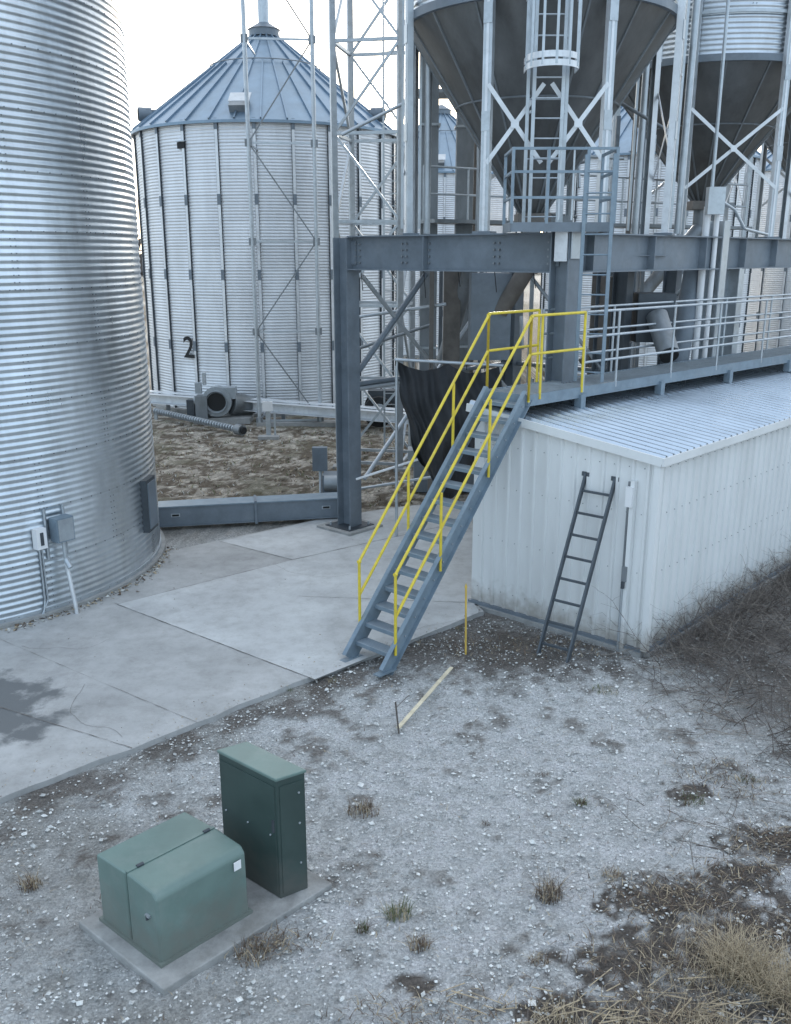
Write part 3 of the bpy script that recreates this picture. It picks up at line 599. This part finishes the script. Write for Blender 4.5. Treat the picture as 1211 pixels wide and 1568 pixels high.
# ------------------------------------------------------------------ shed
shed=empty('storage_shed')
FLAT=((0,0),(.66,0),(.74,1),(.90,1),(.97,0)); WAVE=((0,0),(.34,0),(.50,1),(.68,1),(.84,0))
def rsheet(m,O,A,L,bot,top,Nn,pitch,h,k,prof=FLAT):
    ts=[];hs=[];i=0
    while i*pitch<L:
        for f_,g_ in prof:
            t_=(i+f_)*pitch
            if t_<=L: ts.append(t_);hs.append(g_*h)
        i+=1
    ts.append(L);hs.append(0); vs=[]
    for t_,h_ in zip(ts,hs):
        b0=O+A*t_+Nn*h_; vs.append(b0+bot(t_)); vs.append(b0+top(t_))
    m.add(vs,[(2*i,2*i+2,2*i+3,2*i+1) for i in range(len(ts)-1)],k)
SW=3.04; SL=9.5; zlo=2.84; zhi=3.24; left=N0-U*SW
Z0=lambda t:V3((0,0,0))
m=MB()
rsheet(m,left+zz*.08,U,SW,Z0,lambda t:zz*(zhi-.08+(zlo-zhi)*t/SW),-W_,.228,.028,'white')
rsheet(m,N0+zz*.08,W_,SL,Z0,lambda t:zz*(zlo-.08),U,.228,.028,'white')
rsheet(m,left+W_*SL+zz*.08,-W_,SL,Z0,lambda t:zz*(zhi-.08),-U,.228,.026,'white')
m.add([left+W_*SL,N0+W_*SL,N0+W_*SL+zz*zlo,left+W_*SL+zz*zhi],[(0,1,2,3)],'white')
m.obj('walls',shed)
m=MB(); Ov=.10
sl=V3((0,0,(zlo-zhi)/SW))
rO=left-W_*.10-U*Ov+zz*(zhi+.05)
Ld=(SW+2*Ov); 
rsheet(m,rO,W_,SL+.2,Z0,lambda t:(U+sl)*Ld,V3((0,0,1)),.20,.05,'roofwhite',WAVE)
m.obj('roof',shed)
m=MB()
m.box(N0+zz*(zlo/2+.04)+U*.035-W_*.035,U*.09,W_*.09,zz*(zlo-.1),'white')
ra=left-W_*.09-U*.1+zz*(zhi+.0); rb=N0-W_*.09+U*.1+zz*(zlo-.0); m.beam(ra,rb,.03,.12,'white')
m.beam(N0+U*.115-W_*.1+zz*(zlo+.0),N0+U*.115+W_*SL+zz*(zlo+.0),.03,.11,'white')
m.beam(left-W_*.035+zz*.06-U*.02,N0-W_*.035+zz*.06,.05,.08,'bluegrey'); m.beam(N0+U*.035+zz*.06,N0+U*.035+W_*SL+zz*.06,.05,.08,'bluegrey')
m.beam(left+zz*-.02,N0+zz*-.02,.2,.14,'concold'); m.beam(N0+zz*-.02,N0+W_*SL+zz*-.02,.2,.14,'concold')
q=N0-U*.30-W_*.05
m.beam(zq(q,.02),zq(q,2.52),.09,.06,'white',U); m.beam(zq(q-U*.07,.1),zq(q-U*.07,2.5),.015,.03,'galvdull',U)
m.box(zq(q-U*.02,2.30)-W_*.06,U*.10,W_*.06,zz*.28,'label'); m.box(zq(q-U*.02,1.18)-W_*.05,U*.07,W_*.05,zz*.22,'galvdull'); m.box(zq(q-U*.02,1.02)-W_*.08,U*.04,W_*.04,zz*.1,'darksteel')
m.tube(zq(q-U*.04,1.0)-W_*.06,zq(q-U*.04,.02)-W_*.06,.018,'galv')
for row in (.35,1.2,2.05,2.7):
    for i in range(13): m.tube(left+U*(.12+i*.228)+zz*row,left+U*(.12+i*.228)+zz*row-W_*.012,.006,'galvdull',6)
    for i in range(40): m.tube(N0+W_*(.12+i*.228)+zz*row,N0+W_*(.12+i*.228)+zz*row+U*.012,.006,'galvdull',6)
m.obj('trim_and_door',shed)

# ------------------------------------------------------------------ stair & catwalk
sw=.65
sb=P(-.40,11.56,.05); ST=3.5; top=P(1.69,13.70,ST)
run=math.hypot(top.x-sb.x,top.y-sb.y); st_d=V3((top.x-sb.x,top.y-sb.y,0)).normalized(); us=V3((.74,-.672,0)).normalized(); ws=V3((.735,.678,0)).normalized()
dirS=(top-sb).normalized(); nrm=us.cross(dirS).normalized()
if nrm.z<0: nrm=-nrm
m=MB()
for s_ in (-.5,.5):
    o_=us*sw*s_; sg=1 if s_>0 else -1
    m.box((sb+top)/2+o_,dirS*((top-sb).length),us*.012,nrm*.24,'stair')
    for q in (-1,1): m.box((sb+top)/2+o_+nrm*(.115*q)+us*sg*.035,dirS*((top-sb).length),us*.058,nrm*.012,'stair')
    m.box(sb+o_+st_d*.03,st_d*.34,us*.12,zz*.02,'stair')
    m.box(sb+o_+st_d*.07+zz*.08,st_d*.16,us*.014,zz*.18,'stair')
NT=15
for i in range(1,NT+1):
    z=.05+ (ST-.05)*i/(NT+.6); t_=(z-.05)/(ST-.05)*run; c=sb+st_d*(t_+.02); c=V3((c.x,c.y,z))
    m.box(c,st_d*.21,us*(sw-.02),zz*.012,'stair'); m.box(c-st_d*.10-zz*.02,st_d*.012,us*(sw-.02),zz*.05,'stair'); m.box(c+st_d*.10-zz*.02,st_d*.012,us*(sw-.02),zz*.04,'stair')
    for q in range(7): m.box(c+zz*.01+st_d*(-.09+q*.03),st_d*.006,us*(sw-.03),zz*.012,'galv')
    for s_ in (-.5,.5): m.tube(c+us*(sw*s_+(.008 if s_>0 else -.008))-zz*.03,c+us*(sw*s_+(.022 if s_>0 else -.022))-zz*.03,.012,'galv',6)
m.obj('metal_staircase')
def stairpt(k,h): p=sb+st_d*run*k; return V3((p.x,p.y,.05+(ST-.05)*k+h))
m=MB(); r_=.021
for s_ in (-1,1):
    o_=us*(sw/2+.045)*s_
    k0=.09 if s_<0 else .06; RH=1.04 if s_<0 else 1.16
    if s_<0: o_=us*(sw/2+.07)*s_
    m.path([stairpt(k0,.0)+o_,stairpt(k0,RH)+o_,stairpt(1.0,1.13)+o_],r_,'yellow')
    m.path([stairpt(k0,.55)+o_,stairpt(1.0,.60)+o_],r_,'yellow')
    for q in (stairpt(k0,RH)+o_,stairpt(1,1.13)+o_): m.tube(q-st_d*.02,q+st_d*.02,.028,'yellow')
    for k in (.42,.74) if s_<0 else (.36,.70): m.tube(stairpt(k,-.05)+o_,stairpt(k,1.08)+o_,r_,'yellow')
    m.tube(V3((*(top+o_).xy,ST-.1)),V3((*(top+o_).xy,ST+1.15)),r_,'yellow')
Lf=us*(sw/2+.045)
def rail(a,b,k,hs=(.6,1.15),posts=(0,1)):
    for h in hs: m.tube(a+zz*h,b+zz*h,r_,k)
    for t_ in posts: q=a.lerp(b,t_); m.tube(q-zz*.08,q+zz*hs[-1],r_,k)
tp=V3((top.x,top.y,ST))
rail(tp+Lf,tp+Lf+ws*1.3,'yellow',posts=(0,.2,1)); rail(tp-us*(sw/2+.07),tp-Lf-us*.10+ws*1.3,'yellow',posts=(0,1))
m.obj('stair_handrail')
m=MB(); CL=11.2
f0=tp+us*(sw/2+.03); b0=tp-us*.46
m.box(tp+ws*(CL/2)-us*.06+zz*-.03,ws*CL,us*.80,zz*.03,'galvdull')
for q in range(110): m.box(tp+ws*(.05+q*.1)-us*.06-zz*.008,ws*.012,us*.80,zz*.02,'galv')
m.beam(f0-zz*.08,f0+ws*CL-zz*.08,.03,.17,'stair'); m.beam(b0-zz*.08,b0+ws*CL-zz*.08,.03,.17,'stair'); m.beam(f0-zz*.08,b0-zz*.08,.03,.17,'stair')
m.box(f0+ws*.45-zz*.12-us*.35,ws*.6,us*.6,zz*.12,'rust')
rail(f0+ws*1.35,f0+ws*CL,'galv',(.38,.77,1.15),(0,.09,.26,.42,.6,.8,1)); rail(b0+ws*1.4,b0+ws*CL,'galv',(.38,.77,1.15),(0,.2,.4,.6,.8,1))
for k in (1.3,3.6,6,8.5):
    for o_ in (f0,b0): q=o_+ws*k; m.box(V3((q.x,q.y,3.27)),ws*.12,us*.12,zz*.24,'stair')
m.obj('catwalk')

# ------------------------------------------------------------------ ladder
m=MB()
la,lb=P(2.05,12.07,.0),P(2.42,11.80,.0); ta,tb=P(2.70,12.68,2.42),P(3.05,12.38,2.42)
for a,b_ in ((la,ta),(lb,tb)):
    d_=(b_-a); m.beam(a-d_*.01,b_+d_*.03,.03,.075,'ladder',(.65,.76,0)); 
    m.box(b_+d_*.03,V3((.09,-.08,0)),V3((.03,.04,0)),zz*.06,'ladder')
for i in range(8):
    t_=.06+i*.125; m.beam(la.lerp(ta,t_),lb.lerp(tb,t_),.035,.03,'ladder')
m.obj('ladder')

# ------------------------------------------------------------------ transformer & cabinet
tu=V3((-.91,.75,0)).normalized(); tv=V3((1.22,1.24,0)).normalized()
m=MB(); q0=P(-1.79,5.79); 
vs=[q0,q0+tv*1.74,q0+tv*1.74+tu*1.18,q0+tu*1.18]
tpz=.045
M['padc']=mk('cabinet_pad_concrete',(.30,.30,.29),0,.85,4,.3,.25,60,stain=(.18,.17,.15),stain_amt=.6,stain_scale=3)
m.add([v+zz*tpz for v in vs]+[v-zz*.1 for v in vs],[(0,1,2,3),(0,4,5,1),(1,5,6,2),(2,6,7,3),(3,7,4,0)],'padc')
o=m.obj('concrete_slab')
def bev(o,w=.02,seg=3):
    md=o.modifiers.new('b','BEVEL'); md.width=w; md.segments=seg; md.limit_method='ANGLE'; md.angle_limit=math.radians(30)
bev(o,.012,2)
tr=empty('electrical_transformer')
B0=P(-1.86,6.03,tpz)
def prism(prof,a0,a1,axis,side,k,name,parent,bw=.02):
    m=MB(); n_=len(prof); vs=[B0+side*p_[0]+zz*p_[1]+axis*a0 for p_ in prof]+[B0+side*p_[0]+zz*p_[1]+axis*a1 for p_ in prof]
    m.add(vs,[tuple(range(n_)),tuple(range(2*n_-1,n_-1,-1))]+[(i,n_+i,n_+(i+1)%n_,(i+1)%n_) for i in range(n_)],k); o=m.obj(name,parent); bev(o,bw,3); return o
prism([(0,.0),(.012,.60),(.06,.655),(.40,.675),(.40,0)],0,.86,tv,tu,'greenpaint','hood',tr,.022)
prism([(.408,0),(.408,.67),(.82,.655),(.82,0)],.0,.86,tv,tu,'greenpaint','tank',tr,.018)
m=MB()
m.box(B0+tv*.76-tu*.004+zz*.53,tv*.07,tu*.006,zz*.08,'label')
m.box(B0-tv*.012+tu*.12+zz*.42,tv*.02,tu*.05,zz*.02,'galv'); m.box(B0-tv*.012+tu*.13+zz*.40,tv*.02,tu*.012,zz*.05,'darksteel')
m.box(B0+tv*.43+tu*.404+zz*.675,tv*.84,tu*.03,zz*.012,'greenpaint')
m.box(B0+tv*.43+tu*.41+zz*.015,tv*.90,tu*.86,zz*.03,'greenpaint')
for t_ in (.1,.74): m.tube(B0+tv*t_+tu*.40+zz*.68,B0+tv*(t_+.06)+tu*.40+zz*.68,.016,'darksteel',8)
m.obj('fittings',tr)
cb=empty('electrical_cabinet'); C0=P(-1.01,6.82,tpz)
cu_=V3((-.775,.632,0)).normalized(); cv=V3((.85,.53,0)).normalized()
m=MB(); H_=1.17; Lc=.74; Dc=.27
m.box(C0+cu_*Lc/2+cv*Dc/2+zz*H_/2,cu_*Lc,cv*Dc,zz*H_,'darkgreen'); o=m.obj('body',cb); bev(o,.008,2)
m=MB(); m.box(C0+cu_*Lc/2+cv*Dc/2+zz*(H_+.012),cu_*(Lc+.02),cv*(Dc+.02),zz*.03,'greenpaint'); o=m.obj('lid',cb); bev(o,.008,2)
m=MB()
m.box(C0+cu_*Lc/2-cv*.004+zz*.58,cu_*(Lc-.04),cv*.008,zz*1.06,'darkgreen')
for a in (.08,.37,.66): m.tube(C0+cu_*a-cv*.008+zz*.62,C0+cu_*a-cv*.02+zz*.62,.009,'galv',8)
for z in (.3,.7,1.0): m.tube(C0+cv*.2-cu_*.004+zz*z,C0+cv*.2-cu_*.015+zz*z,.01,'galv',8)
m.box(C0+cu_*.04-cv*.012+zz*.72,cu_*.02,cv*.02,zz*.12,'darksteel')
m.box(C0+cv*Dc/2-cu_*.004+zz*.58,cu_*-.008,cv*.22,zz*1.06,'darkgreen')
m.obj('door_panels',cb)

# ------------------------------------------------------------------ stakes
m=MB(); m.beam(P(1.01,12.11,-.05),P(.99,12.08,1.0),.045,.025,'wood',(1,0,0)); m.add([P(.97,12.06,1.0),P(1.01,12.06,1.0),P(1.01,12.10,1.0),P(.97,12.10,1.0),P(.99,12.08,1.07)],[(0,1,4),(1,2,4),(2,3,4),(3,0,4)],'wood'); m.obj('wooden_stake')
m=MB(); m.beam(P(.03,9.86,.03),P(.76,11.35,.12),.05,.014,'lath'); m.obj('wooden_lath')
m=MB(); m.beam(P(.04,9.82,-.02),P(.0,9.85,.38),.02,.02,'twig'); m.tube(P(.0,9.85,.3),P(.16,9.95,.42),.005,'twig',4); m.obj('short_stick')

# ------------------------------------------------------------------ vegetation and stones
def blade(m,p,h,w,lean,k,segs=3):
    a=random.uniform(0,6.28); d=V3((math.cos(a),math.sin(a),0)); s_=V3((-d.y,d.x,0))*w/2; vs=[]
    for i in range(segs+1):
        t_=i/segs; q=p+d*lean*t_*t_+zz*(h*(t_-.35*t_*t_*min(1,lean/h))); ww=1-t_*.9; vs+=[q-s_*ww,q+s_*ww]
    m.add(vs,[(2*i,2*i+1,2*i+3,2*i+2) for i in range(segs)],k)
def tuft(name,x,y,r,n,h,mats,lean=.6,w=.008):
    m=MB()
    for i in range(n):
        a=random.uniform(0,6.28); rr=r*math.sqrt(random.random()); hh=h*random.uniform(.4,1.1)
        blade(m,P(x+rr*math.cos(a),y+rr*math.sin(a)*.8,-.02),hh,w*random.uniform(.6,1.4),hh*random.uniform(.2,lean*2),random.choice(mats))
    return m.obj(name)
for x,y,r,nn,h,mats in [(1.37,6.92,.13,150,.26,['straw','litter','twig']),(.02,6.68,.12,130,.16,['weed','weed','straw']),(-1.16,6.2,.16,130,.15,['straw','litter','litter']),(-.33,8.2,.17,140,.15,['litter','straw','litter']),(-3.31,7.06,.11,100,.15,['litter','straw','litter']),
    (1.93,8.36,.07,80,.10,['weed','litter']),(3.11,8.4,.14,110,.10,['litter','weed']),(.2,6.3,.09,80,.15,['straw','litter','litter']),(-.28,6.5,.06,60,.10,['litter','weed']),(1.6,8.9,.07,40,.05,['litter']),(2.75,10.9,.18,90,.08,['weed','straw']),
    (-.85,11.2,.06,30,.06,['weed','straw']),(-1.4,10.95,.05,30,.05,['weed']),(3.85,8.8,.14,70,.08,['weed','litter']),(-1.0,7.75,.06,40,.07,['straw','litter']),(1.0,13.0,.1,60,.06,['straw','weed']),(1.15,6.15,.1,70,.1,['litter','straw']),(2.0,7.2,.1,80,.1,['litter','straw']),(2.5,9.6,.06,40,.06,['litter','twig']),(.9,8.0,.05,30,.05,['litter'])]:
    tuft('weed_tuft',x,y,r,nn,h,mats)
m=MB()
gx=np.random.default_rng(3).normal(3.0,.95,7500); gy=np.random.default_rng(4).normal(5.5,.5,7500); gn=fbm(gx,gy,1.6,77,3)
for x,y,g in zip(gx,gy,gn):
    if x<1.6+random.random()*.8 and y>5.5: continue
    if g<.42: continue
    hh=random.uniform(.06,.28); blade(m,P(float(x),float(y),-.02),hh,random.uniform(.003,.009),hh*random.uniform(.3,1.6),random.choices(['straw','litter','twig'],[5,3,2])[0])
for cx,cy,nn,hh0 in ((2.72,6.02,520,.38),(2.95,5.85,400,.36),(3.35,5.75,260,.3),(2.35,5.35,200,.25),(1.2,5.45,160,.2),(1.75,5.25,160,.2)):
    for i in range(nn):
        a=random.uniform(0,6.28); rr=.22*math.sqrt(random.random()); hh=random.uniform(.5,1.1)*hh0
        blade(m,P(cx+rr*math.cos(a),cy+rr*math.sin(a),-.02),hh,random.uniform(.004,.010),hh*random.uniform(.2,1.1),'straw',4)
for i in range(160):   # flattened stalks
    x=random.gauss(2.2,.9); y=random.gauss(5.45,.25); a=random.uniform(-.5,.9); p=P(x,y,random.uniform(.01,.05)); m.beam(p,p+V3((math.cos(a),math.sin(a),random.uniform(-.05,.15)))*random.uniform(.1,.35),random.uniform(.004,.010),.003,'straw')
m.obj('dry_grass')
m=MB()
def litter(cx,cy,rx,ry,nn,mats=('litter','litter','straw','twig')):
    for i in range(nn):
        x=random.gauss(cx,rx*.55); y=random.gauss(cy,ry*.55)
        hh=random.uniform(.02,.07); blade(m,P(x,y,.0),hh,random.uniform(.005,.016),hh*random.uniform(.8,2.2),random.choice(mats),2)
for a in [(2.45,6.9,.6,.3,600),(3.2,7.2,.5,.2,300),(3.75,7.7,.5,.25,400),(1.9,6.2,.5,.3,300),(2.9,6.4,.8,.4,600),(2.0,12.3,1.6,.5,900),(1.6,5.6,1,.3,400),(-1.0,6.35,.3,.15,250),(.2,5.6,.6,.2,200),(3.6,8.8,.6,.4,350)]: litter(*a)
lx=rng.uniform(-5,5,4200); ly=rng.uniform(5,13.4,4200); ln_=fbm(lx,ly,1.3,91,3)
for x,y,g in zip(lx,ly,ln_):
    if padline(x,y)<.02 or g<.45: continue
    hh=random.uniform(.01,.04); blade(m,P(float(x),float(y),0),hh,random.uniform(.004,.012),hh*2,random.choice(['litter','straw','twig','litter']),2)
for i in range(1500):   # yard between the bins
    x=random.uniform(-9,1.5); y=random.uniform(19.5,31); hh=random.uniform(.04,.12); 
    for q in range(3): blade(m,P(x+random.uniform(-.1,.1),y+random.uniform(-.1,.1),0),hh,random.uniform(.015,.04),hh*1.5,random.choice(['litter','straw','weed','stone']),2)
m.obj('leaf_litter')
m=MB()
def stick(p,q,r,k='twig'):
    d_=(q-p).normalized(); s_=d_.cross(V3((.3,.5,.8))).normalized(); u_=s_.cross(d_); vs=[]
    for P_,R_ in ((p,r),(q,r*.55)):
        for i in range(3): a=i*2.094; vs.append(P_+(s_*math.cos(a)+u_*math.sin(a))*R_)
    m.add(vs,[(0,1,4,3),(1,2,5,4),(2,0,3,5)],k)
def grow(p,d_,L,r,dep,k='twig'):
    segs=3; q=p
    for i in range(segs):
        d_=(d_+V3((random.gauss(0,.18),random.gauss(0,.18),random.gauss(-.05,.14)))).normalized(); q2=q+d_*L/segs; 
        if q2.z<.01: q2.z=.01
        stick(q,q2,r*(1-.25*i),k); q=q2
        if dep>0 and random.random()<.85: grow(q,(d_+V3((random.gauss(0,.6),random.gauss(0,.6),random.gauss(0,.45)))).normalized(),L*.55,r*.55,dep-1,k)
for i in range(1000):
    t_=random.random()
    if t_<.45:
        k=random.uniform(.2,6); q=N0+W_*k+U*abs(random.gauss(.45,.35)); x,y=q.x,q.y
    else: x=random.uniform(3.5,7.0); y=random.uniform(8.9,12.5)+ (x-4)*.4
    if x<3.55+ (10.8-y)*.42+random.uniform(-.3,.3): continue
    a=random.uniform(0,6.28); up=random.uniform(.05,1.1); grow(P(x,y,0),V3((math.cos(a)-.35,math.sin(a)-.1,up)).normalized(),random.uniform(.3,.9),random.uniform(.004,.009),2,random.choice(['twig','twig','twig','twigpale']))
m.obj('dead_brush')
m=MB()
for i in range(240):
    x=random.uniform(2.4,5.2); y=random.uniform(5.2,8.2) if random.random()<.45 else random.uniform(8.0,10.9)
    if y>8.3 and x<3.2: continue
    a=random.uniform(0,6.28); grow(P(x,y,0.01),V3((math.cos(a),math.sin(a),.12)).normalized(),random.uniform(.2,.65),random.uniform(.003,.006),1,random.choice(['twig','twigpale']))
m.obj('fallen_twigs')
ico=np.array([(1,0,0),(-1,0,0),(0,1,0),(0,-1,0),(0,0,1),(0,0,-1)],float); icf=np.array([(0,2,4),(2,1,4),(1,3,4),(3,0,4),(2,0,5),(1,2,5),(3,1,5),(0,3,5)])
NS=40000; sx=rng.uniform(-6,5.5,NS); sy=4.8+(rng.random(NS)**1.3)*8.6
ok=(padline(sx,sy)>.03)
def inq(x,y,o,a,b,la,lb,mg=.0):
    dx=x-o.x; dy=y-o.y; det=a.x*b.y-a.y*b.x; s1=(dx*b.y-dy*b.x)/det; s2=(dy*a.x-dx*a.y)/det
    return (s1>-mg)&(s1<la+mg)&(s2>-mg)&(s2<lb+mg)
ok&=~inq(sx,sy,q0,tv,tu,1.74,1.18,.02); ok&=~inq(sx,sy,left,U,W_,SW,SL,.1)
ok&=fbm(sx,sy,1.1,51,4)>rng.uniform(.15,.6,NS)
sx=sx[ok]; sy=sy[ok]; NS=len(sx); ss=rng.gamma(2.2,.0036,NS)+.003
vs=ico[None]*ss[:,None,None]*rng.uniform(.6,1.3,(NS,1,3))*rng.uniform(.75,1.2,(NS,6,3)); ang=rng.uniform(0,6.28,NS); ca,sa=np.cos(ang)[:,None],np.sin(ang)[:,None]
vx=vs[...,0]*ca-vs[...,1]*sa+sx[:,None]; vy=vs[...,0]*sa+vs[...,1]*ca+sy[:,None]; vz=vs[...,2]*.7+(fbm(sx,sy,3.2,21)-.5)[:,None]*.05-.012+ss[:,None]*.3
sv=np.stack([vx,vy,vz],-1).reshape(-1,3); sf=(icf[None]+np.arange(NS)[:,None,None]*6).reshape(-1,3)
tn=rng.uniform(.45,1.3,NS)[:,None,None]*np.array([1,1,.98]); tn=np.concatenate([np.broadcast_to(tn,(NS,6,3)),np.ones((NS,6,1))],-1).reshape(-1,4)
M['stone2']=mk('gravel_stone',(.60,.60,.585),0,.9,30,.25,tint=True)
npmesh('gravel_stones',sv,sf,M['stone2'],False,tn)
m=MB()
for i in range(700):
    a=random.uniform(-1.2,1.2); R_=random.uniform(260,330); x,y=R_*math.sin(a),R_*math.cos(a); h=random.uniform(4,9); w=random.uniform(3,7)
    for q in range(5):
        c=P(x+random.uniform(-w,w),y+random.uniform(-3,3),h*random.uniform(.2,.8)); s_=w*random.uniform(.4,.8)
        vs=[c+V3((random.uniform(-s_,s_),random.uniform(-s_,s_),random.uniform(-s_,s_))) for _ in range(4)]; m.add(vs,[(0,1,2),(0,2,3),(0,3,1),(1,2,3)],'twig')
m.obj('distant_tree_line')

# ------------------------------------------------------------------ light
el=math.radians(14); az=math.radians(6)   # sun low, behind the bins
dv=V3((math.sin(az)*math.cos(el),math.cos(az)*math.cos(el),math.sin(el)))
wd=bpy.data.worlds.new('World'); bpy.context.scene.world=wd; wd.use_nodes=True; nt=wd.node_tree; n=nt.nodes; l=nt.links
bg=n['Background']; sk=n.new('ShaderNodeTexSky'); sk.sky_type='NISHITA'; sk.sun_disc=False; sk.sun_elevation=el; sk.sun_rotation=az; sk.dust_density=1.0; sk.air_density=1.0; sk.ozone_density=1.5
l.new(sk.outputs[0],bg.inputs['Color']); bg.inputs['Strength'].default_value=.12
# bright thin haze: whiter towards the sun, bluer away from it
tc=n.new('ShaderNodeTexCoord'); dt=n.new('ShaderNodeVectorMath'); dt.operation='DOT_PRODUCT'; l.new(tc.outputs['Generated'],dt.inputs[0]); dt.inputs[1].default_value=V3((math.sin(az)*.8,math.cos(az)*.8,.6))
mr=n.new('ShaderNodeMapRange'); mr.inputs['From Min'].default_value=-1; mr.inputs['From Max'].default_value=1; l.new(dt.outputs['Value'],mr.inputs['Value'])
cr=n.new('ShaderNodeValToRGB'); e=cr.color_ramp.elements; e[0].position=.15; e[0].color=(.38,.46,.56,1); e[1].position=.95; e[1].color=(1,1,1,1); x_=e.new(.6); x_.color=(.55,.68,.84,1)
l.new(mr.outputs[0],cr.inputs['Fac']); b2g=n.new('ShaderNodeBackground'); l.new(cr.outputs[0],b2g.inputs['Color']); b2g.inputs['Strength'].default_value=1.5
ads=n.new('ShaderNodeAddShader'); l.new(bg.outputs[0],ads.inputs[0]); l.new(b2g.outputs[0],ads.inputs[1]); l.new(ads.outputs[0],n['World Output'].inputs['Surface'])
sun=bpy.data.lights.new('sun','SUN'); sun.energy=2.5; sun.angle=math.radians(3); sun.color=(1,.96,.90); so=bpy.data.objects.new('sun',sun); bpy.context.collection.objects.link(so)
so.rotation_euler=dv.to_track_quat('Z','Y').to_euler()
cam=bpy.data.cameras.new('camera'); co=bpy.data.objects.new('camera',cam); bpy.context.collection.objects.link(co); co.location=(0,0,5.5); co.rotation_euler=(math.pi/2-math.atan(394/1400),0,0)
cam.sensor_fit='VERTICAL'; cam.sensor_height=36; cam.lens=36*1400/1568; cam.clip_end=2000; bpy.context.scene.camera=co
sc=bpy.context.scene; sc.view_settings.view_transform='Standard'; sc.view_settings.look='None'; sc.view_settings.exposure=0
